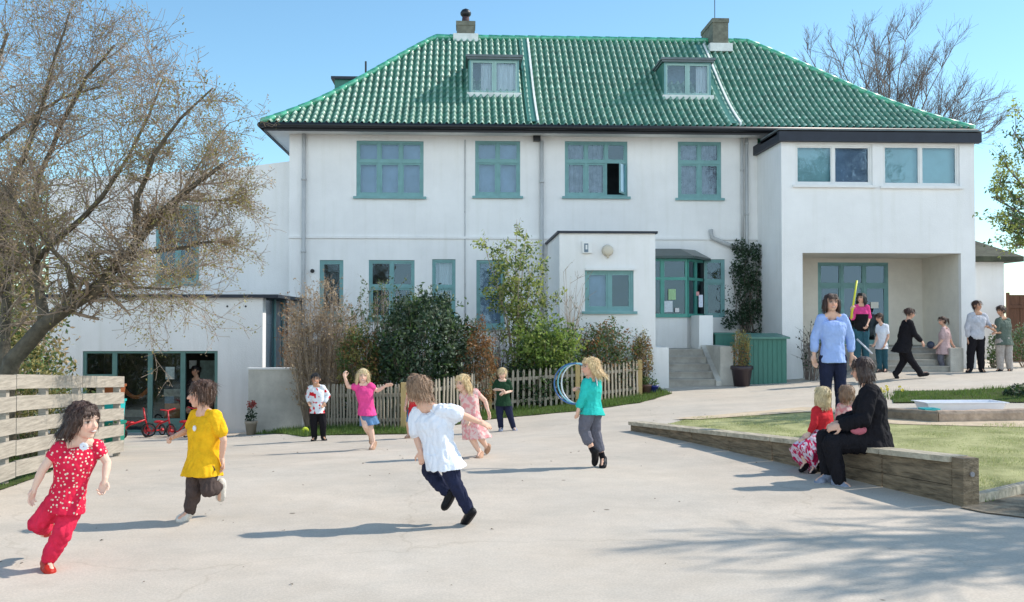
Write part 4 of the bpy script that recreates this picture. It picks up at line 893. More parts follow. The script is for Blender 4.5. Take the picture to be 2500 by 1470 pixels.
# ================================================================ PEOPLE
def skin_mat():
    m = bpy.data.materials.new('skin'); m.use_nodes = True; N = m.node_tree.nodes; L = m.node_tree.links; b = N['Principled BSDF']
    a = N.new('ShaderNodeVertexColor'); a.layer_name = 'tone'; L.new(a.outputs['Color'], b.inputs['Base Color'])
    b.inputs['Roughness'].default_value = .62; b.inputs['Specular IOR Level'].default_value = .3; b.inputs['Subsurface Weight'].default_value = .1; b.inputs['Subsurface Radius'].default_value = (.012, .005, .003); b.inputs['Subsurface Scale'].default_value = .6
    return m
MAT['skin'] = skin_mat()
def cloth(name, col, var=.2, scale=11, rough=.85, **k):
    return M(name, col, rough=rough, var=var, scale=scale, bump=.5, bscale=26, spec=.12, **k)
def hair_mat(name, col, hue=None):
    m = M(name, col, rough=.42, var=.45, scale=5, stretch=(22, 22, 2.2), hue=hue, bump=.6, bscale=5, spec=.5); return m
def dots_mat():
    m = cloth('red_spotted_cotton', (.62, .02, .06)); N = m.node_tree.nodes; L = m.node_tree.links; b = N['Principled BSDF']; src = b.inputs['Base Color'].links[0].from_socket
    tc = N.new('ShaderNodeTexCoord'); v = N.new('ShaderNodeTexVoronoi'); v.inputs['Scale'].default_value = 42; v.inputs['Randomness'].default_value = .75; L.new(tc.outputs['Object'], v.inputs['Vector'])
    r = N.new('ShaderNodeValToRGB'); r.color_ramp.elements[0].position = .24; r.color_ramp.elements[1].position = .32; r.color_ramp.elements[0].color = (1, 1, 1, 1); r.color_ramp.elements[1].color = (0, 0, 0, 1); L.new(v.outputs['Distance'], r.inputs['Fac'])
    mx = N.new('ShaderNodeMixRGB'); mx.inputs[2].default_value = (.75, .62, .5, 1); L.new(r.outputs['Color'], mx.inputs['Fac']); L.new(src, mx.inputs[1]); L.new(mx.outputs['Color'], b.inputs['Base Color']); return m
def blotch_mat(name, c0, c1, scale, lo=.48, hi=.54, stretch=None):
    m = cloth(name, c0); N = m.node_tree.nodes; L = m.node_tree.links; b = N['Principled BSDF']
    tc = N.new('ShaderNodeTexCoord'); mp = N.new('ShaderNodeMapping'); mp.inputs['Scale'].default_value = stretch or (1, 1, 1); L.new(tc.outputs['Object'], mp.inputs['Vector'])
    v = N.new('ShaderNodeTexNoise'); v.inputs['Scale'].default_value = scale; v.inputs['Detail'].default_value = 1; L.new(mp.outputs['Vector'], v.inputs['Vector'])
    r = N.new('ShaderNodeValToRGB'); r.color_ramp.elements[0].position = lo; r.color_ramp.elements[1].position = hi; r.color_ramp.elements[0].color = (*c0, 1); r.color_ramp.elements[1].color = (*c1, 1); L.new(v.outputs['Fac'], r.inputs['Fac'])
    L.new(r.outputs['Color'], b.inputs['Base Color']); return m

def fuse(mb, voxel, smooth=3, fac=.5):
    """join closed shells into one continuous surface; returns verts, faces"""
    me = bpy.data.meshes.new('tmp'); me.from_pydata(mb.v, [], mb.f); me.update()
    bm = bmesh.new(); bm.from_mesh(me); bmesh.ops.recalc_face_normals(bm, faces=bm.faces[:]); bm.to_mesh(me); bm.free()
    o = bpy.data.objects.new('tmp', me); COL.objects.link(o)
    md = o.modifiers.new('r', 'REMESH'); md.mode = 'VOXEL'; md.voxel_size = voxel; md.adaptivity = 0
    if smooth: s = o.modifiers.new('s', 'SMOOTH'); s.factor = fac; s.iterations = smooth
    dg = bpy.context.evaluated_depsgraph_get(); dg.update(); ev = o.evaluated_get(dg); m2 = ev.to_mesh()
    n = len(m2.vertices); co = np.empty(n*3); m2.vertices.foreach_get('co', co); no = np.empty(n*3); m2.vertex_normals.foreach_get('vector', no)
    fs = [tuple(p.vertices) for p in m2.polygons]
    ev.to_mesh_clear(); bpy.data.objects.remove(o); bpy.data.meshes.remove(me)
    return co.reshape(-1, 3), no.reshape(-1, 3), fs
def strands(co, no, n, ln, w, flow, rs, upv):
    r_ = random.Random(rs); mb = MB(); N0 = len(co)
    for _ in range(n):
        i = r_.randrange(N0); p = Vector(co[i]); nn = Vector(no[i])
        if nn.z < -.6: continue
        dn = Vector((0, 0, -1))-nn*(-nn.z); dn = (dn.normalized() if dn.length > .05 else Vector((r_.uniform(-1, 1), r_.uniform(-1, 1), 0)).normalized())
        d = (dn+flow*.8+Vector((r_.uniform(-1, 1), r_.uniform(-1, 1), r_.uniform(-1, 1)))*.2+nn*.06).normalized(); s = d.cross(nn)
        if s.length < .01: continue
        s.normalize(); L = ln*r_.uniform(.5, 1.2); q = p+nn*w*.4; pts = []
        for k in range(4): pts.append(q); q = q+(d+nn*.10*(1 if r_.random() < .3 else -.05)*k).normalized()*L/3
        ws = [w, w*.9, w*.6, w*.1]
        mb.add([pts[k]+s*ws[k]*e for k in range(4) for e in (-1, 1)], [(0, 1, 3, 2), (2, 3, 5, 4), (4, 5, 7, 6)])
    return mb
def fused(mb, name, mat, parent, voxel, smooth=3, fold=0., ff=9., seed=0, colour=None, hair=None):
    co, no, fs = fuse(mb, voxel, smooth)
    if fold:
        for i in range(len(co)):
            p = Vector(co[i]); q = Vector((p.x*ff+seed, p.y*ff, p.z*ff*.45)); h = abs(noise.noise(q))*1.6-.35+.55*(abs(noise.noise(q*2.6))*2-.5)
            co[i] += no[i]*fold*h
    if hair:
        sb = strands(co, no, *hair); b0 = len(co); co = np.vstack([co, np.array(sb.v)]); fs = fs+[tuple(b0+i for i in f) for f in sb.f]
    org = np.array(org_of(parent)); me = bpy.data.meshes.new(name); me.from_pydata((co-org).tolist(), [], fs); me.update()
    if colour is not None:
        ca = me.color_attributes.new('tone', 'FLOAT_COLOR', 'POINT'); c = colour(co); ca.data.foreach_set('color', np.c_[c, np.ones(len(c))].ravel())
    return mesh_obj(name, me, mat, parent, True)
def seg(a, b, t): return a+(b-a)*t
def n_(v): return v.normalized()

def hand(mb, wr, d, palm, S, side, curl, spread=.12, thick=1.0):
    """palm + four fingers + thumb; d along the hand, palm = palm normal, side: thumb direction sign"""
    d = n_(d); palm = n_(palm-d*palm.dot(d)); lat = d.cross(palm)*side   # lat points to the thumb side
    k = S
    L_ = .052*k; pc = wr+d*L_*.55
    mb.ball(pc, (.024*k, .011*k*thick, .032*k), (lat, palm, d), 12, 8)
    mb.cap2(wr-d*.01*k, wr+d*.02*k, .0145*k, .0165*k, 8)
    fr = .0058*k*thick
    for i, (o, ln, dz) in enumerate(((.0175, .036, .0), (.006, .041, .004), (-.0055, .038, .002), (-.0165, .029, -.005))):
        p = wr+d*(L_+dz*k)*.92+lat*o*k; c = curl*(1+.12*i)
        q1 = lambda a: n_(d*math.cos(a)+palm*math.sin(a)+lat*(o*spread*10))
        d1, d2, d3 = q1(c*.6), q1(c*1.5), q1(c*2.2)
        a = p; b_ = a+d1*ln*k*.52; c_ = b_+d2*ln*k*.36; e = c_+d3*ln*k*.26
        mb.cap2(a-d*.012*k, b_, fr*1.05, fr, 7); mb.cap2(b_, c_, fr, fr*.95, 7); mb.cap2(c_, e, fr*.95, fr*.8, 7)
    t0 = wr+d*.014*k+lat*.018*k; td = n_(d*.62+lat*.65+palm*.35); t1 = t0+td*.026*k; t2 = t1+n_(d*.85+lat*.15+palm*(.3+curl*.4))*.022*k
    mb.cap2(t0, t1, fr*1.35, fr*1.15, 7); mb.cap2(t1, t2, fr*1.1, fr*.85, 7)

def head_frame(p):
    yaw, pit = R(p.get('face', 0)), R(p.get('pitch', 0))
    f = Vector((math.sin(yaw)*math.cos(pit), -math.cos(yaw)*math.cos(pit), math.sin(pit)))
    up = Vector((0, 0, 1)); t = p.get('tilt', 0)
    s = n_(f.cross(up)); up = n_(s.cross(f)); a = R(t)
    return f, n_(up*math.cos(a)+s*math.sin(a)), n_(s*math.cos(a)-up*math.sin(a))

SKIN = {'fair': (.66, .40, .29), 'pale': (.72, .48, .37), 'tan': (.50, .29, .19)}
def person(p):
    """p['j'] holds joints as photo pixels plus a depth offset from the figure's own depth; a = image-left limb, b = image-right limb"""
    S = p['S']; adult = p.get('adult', False); Y0 = p['Y']; J = {}
    for k, v in p['j'].items():
        J[k] = at(v[0], v[1], Y0+(v[2] if len(v) > 2 else 0))
    base = Vector(((J['ha'].x+J['hb'].x)/2, Y0, 0)); base.z = g(base.x, base.y)
    T = thing('person', p['label'], 'person', base, p.get('group'))
    vx = p.get('vx', .006); seed = p.get('seed', 1)*3.7; fat = p.get('fat', 1.0)
    tone = np.array(SKIN[p.get('skin', 'fair')])
    hc = (.172 if S < 1.05 else .162 if S < 1.3 else .134)*S*p.get('hs', 1.0)
    f, up, sd_ = head_frame(p); H = J['hd']
    fwd0 = Vector((math.sin(R(p.get('body', p.get('face', 0)))), -math.cos(R(p.get('body', p.get('face', 0)))), 0))
    ru, rf, rw = .0290*S*fat, .0225*S*fat, .0155*S
    rt, rk, rc, ra = .052*S*fat, .036*S*fat, .0345*S*fat, .0215*S
    if adult: ru, rf, rw, rt, rk, rc, ra = [q*.93 for q in (ru, rf, rw, rt, rk, rc, ra)]
    sm, hm = (J['sa']+J['sb'])/2, (J['ha']+J['hb'])/2; nk = J.get('nk', sm+(H-sm)*.25)
    sr, hr = J['sb']-J['sa'], J['hb']-J['ha']; spine = sm-hm
    def torso(mb, inf=0., top=1.0, low=0., loose=0., hip=1.0, dz=0.):
        rings = []
        prof_ = [(-.10, .72, .60), (-.04, .95, .80), (.05, 1.0, .92), (.18, .98, .90), (.36, .86, .80), (.55, .92, .84), (.72, 1.0, .92), (.86, 1.02, .84), (.95, .90, .66), (1.02, .55, .50), (1.08, .36, .44)]
        hw0 = hr.length*.5+rt*.62; hw1 = sr.length*.5+ru*.55; dep = .066*S*fat*(1.0 if not adult else .98)
        for t, w, dd in prof_:
            if t < low-1e-6 or t > top+1e-6: continue
            c = hm+spine*t+fwd0*(.012*S*math.sin(math.pi*max(0, min(1, t)))*p.get('arch', .3))
            tt = max(0, min(1, t)); r = hr.lerp(sr, tt*tt*(3-2*tt)); r = n_(r); u = n_(spine); ff = n_(r.cross(u))
            if ff.dot(fwd0) < 0: ff = -ff
            hw = (hw0*(1-tt)+hw1*tt*.93)*w+inf+loose*(1-tt); dp = dep*dd/.84+inf+loose*.8*(1-tt)
            if p.get('wide'): dp = max(dp, p['wide']*dd)
            rings.append([c+r*(math.copysign(abs(math.cos(a))**.85, math.cos(a))*hw)+ff*(math.copysign(abs(math.sin(a))**.85, math.sin(a))*dp) for a in [2*math.pi*k/20 for k in range(20)]])
        # close the ends softly
        for end, idx in ((0, 0), (1, -1)):
            r = rings[idx]; c = sum(r, Vector())/len(r); off = -n_(spine) if end == 0 else n_(spine)
            e = [c+(v-c)*.55+off*.012 for v in r]
            rings = [e]+rings if end == 0 else rings+[e]
        mb.loft(rings)
    mb = MB(); torso(mb)
    # neck and head
    mb.cap2(nk-n_(spine)*.02*S, H-up*hc*.30-f*hc*.06, hc*.235, hc*.22, 12)
    mb.cap2(J['sa'], nk, ru*1.05, hc*.22, 10); mb.cap2(J['sb'], nk, ru*1.05, hc*.22, 10)
    A3 = (sd_, f, up)
    mb.ball(H+up*hc*.09-f*hc*.06, (hc*.375, hc*.455, hc*.41), A3, 20, 14)
    mb.ball(H-up*hc*.14+f*hc*.08, (hc*.295, hc*.34, hc*.36), A3, 18, 12)
    mb.ball(H-up*hc*.40+f*hc*.22, (hc*.13, hc*.13, hc*.10), A3, 12, 8)
    for s in (-1, 1):
        mb.ball(H-up*hc*.14+f*hc*.24+sd_*s*hc*.15, (hc*.12, hc*.12, hc*.13), A3, 10, 8)      # cheeks
        mb.ball(H+up*hc*.10+f*hc*.33+sd_*s*hc*.14, (hc*.11, hc*.075, hc*.04), A3, 10, 6)     # brow
        mb.ball(H-up*hc*.03-f*hc*.03+sd_*s*hc*.375, (hc*.045, hc*.09, hc*.13), A3, 10, 8)    # ear
    mb.cap2(H+up*hc*.02+f*hc*.385, H-up*hc*.12+f*hc*.47, hc*.032, hc*.052, 8)
    mb.ball(H-up*hc*.13+f*hc*.43, (hc*.085, hc*.05, hc*.04), A3, 10, 6)
    mb.ball(H-up*hc*.25+f*hc*.395, (hc*.11, hc*.05, hc*.04), A3, 10, 6)
    arms, legs = {}, {}
    for s in 'ab':
        if 'e'+s not in J: continue
        sh, el, wr = J['s'+s], J['e'+s], J['w'+s]
        mb.cap2(sh, el, ru*1.05, ru*.80, 10); mb.cap2(el, seg(el, wr, .35), rf*.98, rf*1.05, 10); mb.cap2(seg(el, wr, .35), wr, rf*1.05, rw, 10)
        hd_ = p.get('hand'+s, {}); d = hd_.get('d'); d = Vector(d) if d else wr-el
        palm = Vector(hd_.get('palm', tuple((hm-wr)*.6+fwd0*.2))); hand(mb, wr, d, palm, S*(1.0 if not adult else .98)*1.06, hd_.get('side', 1 if s == 'a' else -1), hd_.get('curl', .45), thick=max(1, vx/.0052))
        arms[s] = (sh, el, wr)
    for s in 'ab':
        if 'k'+s not in J: continue
        hp, kn, an = J['h'+s], J['k'+s], J['a'+s]; to = J['t'+s]
        mb.cap2(hp, kn, rt*1.12, rk*1.02, 12); mb.cap2(kn, seg(kn, an, .3), rk, rc*1.03, 12); mb.cap2(seg(kn, an, .3), an, rc*1.03, ra, 12)
        fd = n_(to-an); heel = an-fd*.02*S+Vector((0, 0, 0)); mb.cap2(an+(to-an)*.1, to-(to-an)*.12, ra*.95, ra*.72, 10)
        legs[s] = (hp, kn, an, to)
    def colour(co):
        c = np.tile(tone, (len(co), 1)).astype(float)
        rel = co-np.array(H); x = rel@np.array(sd_); y = rel@np.array(f); z = rel@np.array(up)
        face = (y > hc*.15) & (np.abs(x) < hc*.42) & (np.abs(z) < hc*.6)
        def blob(cx, cz, rx, rz, col, k=1.0, soft=.35):
            d = np.sqrt(((np.abs(x)-cx*hc if cx else x)/(rx*hc))**2+((z-cz*hc)/(rz*hc))**2); w = np.clip((1+soft-d)/(soft*2), 0, 1)*face*k
            c[:] = c*(1-w[:, None])+np.array(col)*w[:, None]
        blob(.19, -.13, .15, .12, tone*np.array((1.08, .78, .72)), .6, .8)
        blob(0, -.125, .07, .05, tone*np.array((1.0, .8, .75)), .5, .6)
        blob(.155, .035, .105, .06, tone*.62, .8, .5)
        blob(.155, .03, .068, .036, (.62, .58, .55), .9); blob(.155, .03, .036, .038, (.035, .025, .02), 1)
        blob(.155, .065, .08, .012, (.05, .03, .025), .8)
        bc = np.array(p.get('browc', (.09, .05, .03))); blob(.16, .125, .10, .022, bc, .8)
        if p.get('smile'): blob(0, -.255, .13, .045, (.42, .10, .09), .9); blob(0, -.25, .09, .022, (.75, .70, .66), .95)
        else: blob(0, -.255, .10, .03, (.42, .12, .10), .85)
        return c
    sc = thing  # noqa
    body = fused(mb, 'body', MAT['skin'], T, vx, 2, colour=colour)
    # ---- hair
    if p.get('hair'):
        hp_ = p['hair']; mb = MB(); st = hp_.get('style', 'short')
        k = hp_.get('k', 1.0)
        mb.ball(H+up*hc*.15-f*hc*.12, (hc*.415*k, hc*.455*k, hc*.40*k), A3, 20, 14)
        if st in ('short', 'mop', 'bob', 'long', 'tail', 'curly'):
            mb.ball(H-up*hc*.06-f*hc*.20, (hc*.36*k, hc*.32*k, hc*.36*k), A3, 16, 10)
        fr_ = hp_.get('fringe', .5)
        if fr_:
            for s in (-.8, -.4, 0, .4, .8): mb.cap2(H+up*hc*.42+f*hc*.22+sd_*hc*.22*s, H+up*hc*(.30-.16*fr_)+f*hc*(.375-.06*abs(s))+sd_*hc*.30*s, hc*.09, hc*.045, 8)
        if st == 'mop':
            for i in range(16):
                a = i/16*6.283; mb.ball(H+up*hc*(.20+.12*math.sin(i*2.3))+(sd_*math.cos(a)*.40+f*(math.sin(a)*.36-.12))*hc, hc*.14, None, 8, 6)
            for s in (-1, 1): mb.ball(H-up*hc*.04-f*hc*.04+sd_*s*hc*.39, (hc*.10, hc*.18, hc*.22), A3, 10, 8)
        if st in ('bob', 'long'):
            ln = hp_.get('len', .55 if st == 'bob' else .95); fl = hp_.get('flow', (0, 0, 0)); fl = Vector(fl)*hc
            n = 13
            for i in range(n):
                a = math.pi*(-.12+1.24*i/(n-1)); o = sd_*math.cos(a)*.37-f*(math.sin(a)*.34+.03)
                p0 = H+up*hc*.12+o*hc; p1 = H-up*hc*(ln*.55)+o*hc*1.14+fl*.35; p2 = H-up*hc*ln+o*hc*1.16+fl
                mb.cap2(p0, p1, hc*.12, hc*.115, 8); mb.cap2(p1, p2, hc*.115, hc*.06, 8)
        if st == 'tail':
            t0 = H-f*hc*.46+up*hc*.12; t1 = t0-f*hc*.30-up*hc*.05; t2 = t1-up*hc*.45-f*hc*.06; mb.cap2(t0, t1, hc*.10, hc*.15, 10); mb.cap2(t1, t2, hc*.15, hc*.06, 10)
        if st == 'bun': mb.ball(H-f*hc*.50+up*hc*.18, hc*.17, None, 12, 8)
        fused(mb, 'hair', hp_['mat'], T, max(vx, .005), 1, fold=hc*(.045 if vx < .005 else .02), ff=28, seed=seed, hair=(900 if vx < .005 else 450, hc*.42, hc*.011 if vx < .005 else hc*.016, Vector(hp_.get('flow', (0, 0, 0))), int(seed*10), up))
    # ---- clothes
    def limb(mb, a, b, c, t, r0, r1, r2, inf, n=12):
        """covers a->b->c up to t in 0..2"""
        if t <= 1: mb.cap2(a, seg(a, b, t), r0+inf, (r0+(r1-r0)*t)+inf, n)
        else:
            mb.cap2(a, b, r0+inf, r1+inf, n); q = seg(b, c, t-1); mb.cap2(b, q, r1+inf, r1+(r2-r1)*(t-1)+inf*p.get('flare', 1), n)
    o = p.get('top')
    if o:
        mb = MB(); inf = o.get('inf', .012)*S/1.2
        torso(mb, inf=inf, top=o.get('topt', 1.02), low=o.get('low', -.04), loose=o.get('loose', .01))
        if o.get('hem'):                # skirt of the shirt below the hips
            u = n_(spine); r = n_(hr); ff = n_(r.cross(u)); L_ = o['hem']; w = hr.length*.5+rt*.7+inf+o.get('loose', .01)
            fx = Vector(o.get('hemshift', (0, 0, 0)))
            mb.loft([[hm+u*(.16*spine.length-q*(L_+.16*spine.length))+fx*q+r*math.cos(a)*w*(1+o.get('hemflare', .15)*q)+ff*math.sin(a)*(.072*S*fat+inf+o.get('loose', .01)+.03*q) for a in [2*math.pi*i/20 for i in range(20)]] for q in (0, .35, .7, 1)])
        for s, (sh, el, wr) in arms.items():
            sl = o.get('sleeve', .5)
            if sl: limb(mb, sh-(sh-nk)*.1, el, wr, sl, ru*1.15, ru*.92, rw*1.2, inf*o.get('sinf', 1.0))
            mb.cap2(sh, seg(sh, nk, .55), ru*1.12+inf*.6, ru*.9+inf*.5, 10)
        tm = fused(mb, o.get('name', 'shirt'), o['mat'], T, vx*1.1, 2, fold=o.get('fold', .006)*S, ff=o.get('ff', 9), seed=seed)
    o = p.get('vest')
    if o:
        mb = MB(); torso(mb, inf=.026, top=o['topt'], low=-.04, loose=.012); fused(mb, 'waistcoat', o['mat'], T, vx*1.1, 2, fold=.006, seed=seed)
    o = p.get('skirt')
    if o:
        mb = MB(); u = Vector(o.get('axis', tuple(-n_(spine)))); u = n_(u); r = n_(hr-u*hr.dot(u)); ff = n_(r.cross(u)); L_ = o['len']
        w0 = hr.length*.5+rt*.7+.012; rings = []
        for q in (0, .25, .5, .75, 1):
            row = []
            for i in range(32):
                a = 2*math.pi*i/32; pl = 1+.07*q*math.sin(a*8+seed)
                row.append(hm-u*.04*S+u*(L_+.04*S)*q+Vector(o.get('sway', (0, 0, 0)))*q*q+(r*math.cos(a)*(w0+o.get('flare', .07)*q)+ff*math.sin(a)*(.075*S*fat+.01+o.get('flare', .07)*q))*pl)
            rings.append(row)
        mb.loft(rings); fused(mb, o.get('name', 'skirt'), o['mat'], T, vx*1.1, 2, fold=.004, ff=12, seed=seed)
    o = p.get('legs')
    if o:
        mb = MB(); inf = o.get('inf', .01)*S/1.2; torso(mb, inf=inf*.8, top=.19, low=-.10)
        for s, (hp, kn, an, to) in legs.items():
            t = o.get('len', 1.95)
            if isinstance(t, dict): t = t[s]
            limb(mb, hp, kn, an, t, rt*1.12, rk*1.12, ra*1.35, inf)
        fused(mb, o.get('name', 'trousers'), o['mat'], T, vx*1.1, 2, fold=o.get('fold', .006)*S, ff=11, seed=seed+5)
    o = p.get('shoes')
    if o:
        for s, (hp, kn, an, to) in legs.items():
            mb = MB(); fd = n_(to-an); k = S*1.06; dn = kn-an; dn = -n_(dn-fd*dn.dot(fd)) if (dn-fd*dn.dot(fd)).length > .01 else Vector((0, 0, -1))
            lat = n_(fd.cross(dn)); c0 = an-fd*.016*k+dn*.012*k
            L_ = (to-an).length
            mb.cap2(c0, an+fd*L_*.45+dn*.014*k, .031*k, .029*k, 12); mb.ball(an+fd*L_*.72+dn*.014*k, (.035*k, L_*.46, .026*k), (lat, fd, dn), 14, 8)
            mb.ball(an+fd*L_*.32+dn*.034*k, (.030*k, L_*.72, .008*k), (lat, fd, dn), 14, 6)
            if o.get('high'): mb.cap2(an+dn*.005*k, an-dn*.03*k, .027*k, .027*k, 12)
            fused(mb, 'shoe', o['mat'], T, vx, 1)
            if o.get('sock'):
                mb = MB(); mb.cap2(an, seg(an, kn, o['sock']), ra*1.25, ra*1.35, 10); mb.build('sock', o['sockmat'], T, True)
    return T, J, dict(f=f, up=up, sd=sd_, H=H, hc=hc, fwd=fwd0, sm=sm, hm=hm)
def ydepth(px, py): return hit(px, py).y

C = dict(
 hbdark=hair_mat('chestnut_hair', (.045, .022, .015)),
 redpants=cloth('coral_red_jersey', (.62, .025, .07)), spot=dots_mat(), yellow=cloth('yellow_cotton', (.80, .44, .015)), brown=cloth('brown_cord', (.075, .055, .05)),
 white=cloth('white_cotton', (.74, .76, .82), var=.05), navy=cloth('navy_cotton', (.018, .022, .05)), black=cloth('black_cloth', (.012, .011, .014)), pink=cloth('hot_pink_cotton', (.72, .07, .26)),
 denim=cloth('blue_denim', (.10, .20, .36)), palepink=blotch_mat('pale_pink_print', (.72, .50, .46), (.70, .30, .30), 22), green=cloth('dark_green_cotton', (.015, .045, .022)), teal=cloth('turquoise_cotton', (.03, .48, .42)),
 grey=cloth('grey_cotton', (.13, .13, .16)), blue=cloth('light_blue_jersey', (.33, .45, .78), var=.1), red=cloth('red_wool', (.60, .03, .04)), stripe=blotch_mat('red_white_stripe', (.55, .02, .10), (.7, .6, .7), 7, .48, .52, (5, 5, .6)),
 printed=blotch_mat('white_red_print', (.70, .74, .78), (.55, .02, .03), 13, .555, .60), jeans=cloth('dark_teal_denim', (.03, .09, .12)), beige=cloth('grey_beige_linen', (.36, .33, .31)), ggreen=cloth('grey_green_cotton', (.10, .13, .11)),
 greyshirt=cloth('pale_grey_shirt', (.46, .47, .52)), pinkgrey=cloth('dusty_pink_cotton', (.50, .36, .36)),
 shoe=cloth('black_leather', (.01, .01, .012), rough=.4), whiteshoe=cloth('pale_canvas', (.62, .58, .52)), redshoe=cloth('red_leather', (.45, .03, .02), rough=.4), skinshoe=cloth('tan_sandal', (.42, .26, .18)), greyshoe=cloth('grey_blue_suede', (.25, .28, .36)),
 hdark=hair_mat('dark_brown_hair', (.055, .026, .017)), hbrown=hair_mat('brown_hair', (.085, .042, .025)), hblond=hair_mat('blond_hair', (.58, .38, .17), (.72, .52, .28)), hfair=hair_mat('fair_hair', (.60, .38, .18), (.78, .58, .34)), hblack=hair_mat('black_hair', (.012, .01, .01)), hmid=hair_mat('light_brown_hair', (.28, .17, .10)))

PPL = []
# girl in red, front left ------------------------------------------------------
Yg = ydepth(112, 1392)
PPL.append(dict(name='redgirl', S=1.17, Y=Yg, face=62, pitch=-4, body=38, vx=.0042, skin='pale', smile=1, tilt=4, hs=1.16,
  label='girl running in a red spotted top and coral red trousers, nearest the camera',
  j=dict(hd=(205, 1028, -.02), nk=(192, 1075), sa=(140, 1098, -.06), sb=(240, 1092, .04), ea=(103, 1148, -.10), wa=(84, 1192, -.12), eb=(262, 1130, .02), wb=(256, 1172, -.04),
    ha=(142, 1226, -.03), hb=(178, 1226, .03), ka=(92, 1278, .02), aa=(112, 1287, .26), ta=(104, 1308, .32), kb=(152, 1298, -.05), ab=(116, 1372, -.01), tb=(126, 1392, -.12)),
  handa=dict(curl=.5, d=(-.25, -.1, -.9)), handb=dict(curl=.7, d=(-.15, -.2, -.95)),
  hair=dict(mat=C['hdark'], style='bob', len=.5, flow=(-.35, .1, .08), fringe=.35, k=1.08),
  top=dict(mat=C['spot'], sleeve=.34, inf=.010, sinf=1.3, loose=.012, hem=.05, fold=.006, hemflare=.1), legs=dict(mat=C['redpants'], len=1.82, inf=.014, fold=.012), shoes=dict(mat=C['redshoe'])))
# boy in yellow --------------------------------------------------------------------
Yy = ydepth(445, 1276)
PPL.append(dict(name='yellowboy', S=1.2, Y=Yy, hs=1.08, face=-68, body=-38, vx=.0044, skin='fair', pitch=-3,
  label='boy running in a yellow t-shirt and dark brown trousers',
  j=dict(hd=(490, 962, 0), nk=(498, 1004), sa=(478, 1020, .10), sb=(530, 1020, -.08), ea=(462, 1050, .14), wa=(425, 1066, .02), eb=(546, 1075, -.10), wb=(541, 1118, -.06),
    ha=(482, 1142, .04), hb=(508, 1144, -.04), ka=(474, 1194, -.02), aa=(461, 1250, .06), ta=(436, 1268, -.02), kb=(508, 1196, -.10), ab=(538, 1187, .18), tb=(536, 1222, .24)),
  handa=dict(curl=1.2), handb=dict(curl=.5, d=(.2, .1, -.95)),
  hair=dict(mat=C['hbrown'], style='mop', fringe=.55, k=1.04),
  top=dict(mat=C['yellow'], sleeve=.62, inf=.014, sinf=1.4, loose=.024, hem=.06, hemflare=.2, fold=.009), legs=dict(mat=C['brown'], len={'a': 1.86, 'b': 1.7}, inf=.014, fold=.011), shoes=dict(mat=C['whiteshoe'])))
# boy in white shirt, seen from behind --------------------------------------------------
Yw = ydepth(1140, 1284)
PPL.append(dict(name='whiteboy', S=1.22, Y=Yw, face=-128, body=-148, vx=.0044, skin='fair', pitch=-2, tilt=8, hs=1.02,
  label='child running away in a loose white school shirt and navy trousers, back to the camera',
  j=dict(hd=(1018, 950, .03), nk=(1036, 988), sa=(1020, 1014, .06), sb=(1088, 1008, -.06), ea=(1016, 1062, .06), wa=(1026, 1102, -.02), eb=(1126, 1012, -.06), wb=(1168, 1030, .02),
    ha=(1062, 1118, .03), hb=(1092, 1120, -.03), ka=(1046, 1150, .17), aa=(1096, 1206, .06), ta=(1080, 1238, .08), kb=(1110, 1178, -.06), ab=(1146, 1250, -.02), tb=(1128, 1276, .10)),
  handa=dict(curl=.6, d=(.2, -.1, -.9), side=-1), handb=dict(curl=.3, d=(.9, .1, -.35), side=1),
  hair=dict(mat=C['hmid'], style='bob', len=.36, flow=(.2, 0, 0), fringe=.3, k=1.05),
  top=dict(mat=C['white'], sleeve=.78, inf=.018, sinf=1.6, loose=.022, hem=.07, fold=.012, hemflare=.12, hemshift=(.03, 0, 0)), legs=dict(mat=C['navy'], len=1.9, inf=.012, fold=.011), shoes=dict(mat=C['shoe'], sock=.22, sockmat=C['navy'])))
# boy by the fence with printed shirt ------------------------------------------------------
Yb = ydepth(775, 1076)
PPL.append(dict(name='printboy', S=1.1, Y=Yb, face=5, body=5, vx=.0062, skin='tan', smile=1,
  label='dark-haired boy standing by the picket fence in a white top with a red print',
  j=dict(hd=(771, 926), nk=(772, 940), sa=(757, 948), sb=(789, 948), ea=(752, 965, .02), wa=(755, 983, -.08), eb=(801, 966, .04), wb=(792, 984, -.04),
    ha=(767, 1004), hb=(784, 1004), ka=(766, 1040, -.02), aa=(768, 1068, 0), ta=(763, 1075, -.12), kb=(789, 1040, -.02), ab=(789, 1067, .02), tb=(794, 1074, -.10)),
  hair=dict(mat=C['hblack'], style='short', fringe=.01), top=dict(mat=C['printed'], sleeve=1.75, inf=.012, hem=.03), legs=dict(mat=C['black'], len=1.95, inf=.012), shoes=dict(mat=C['shoe'])))
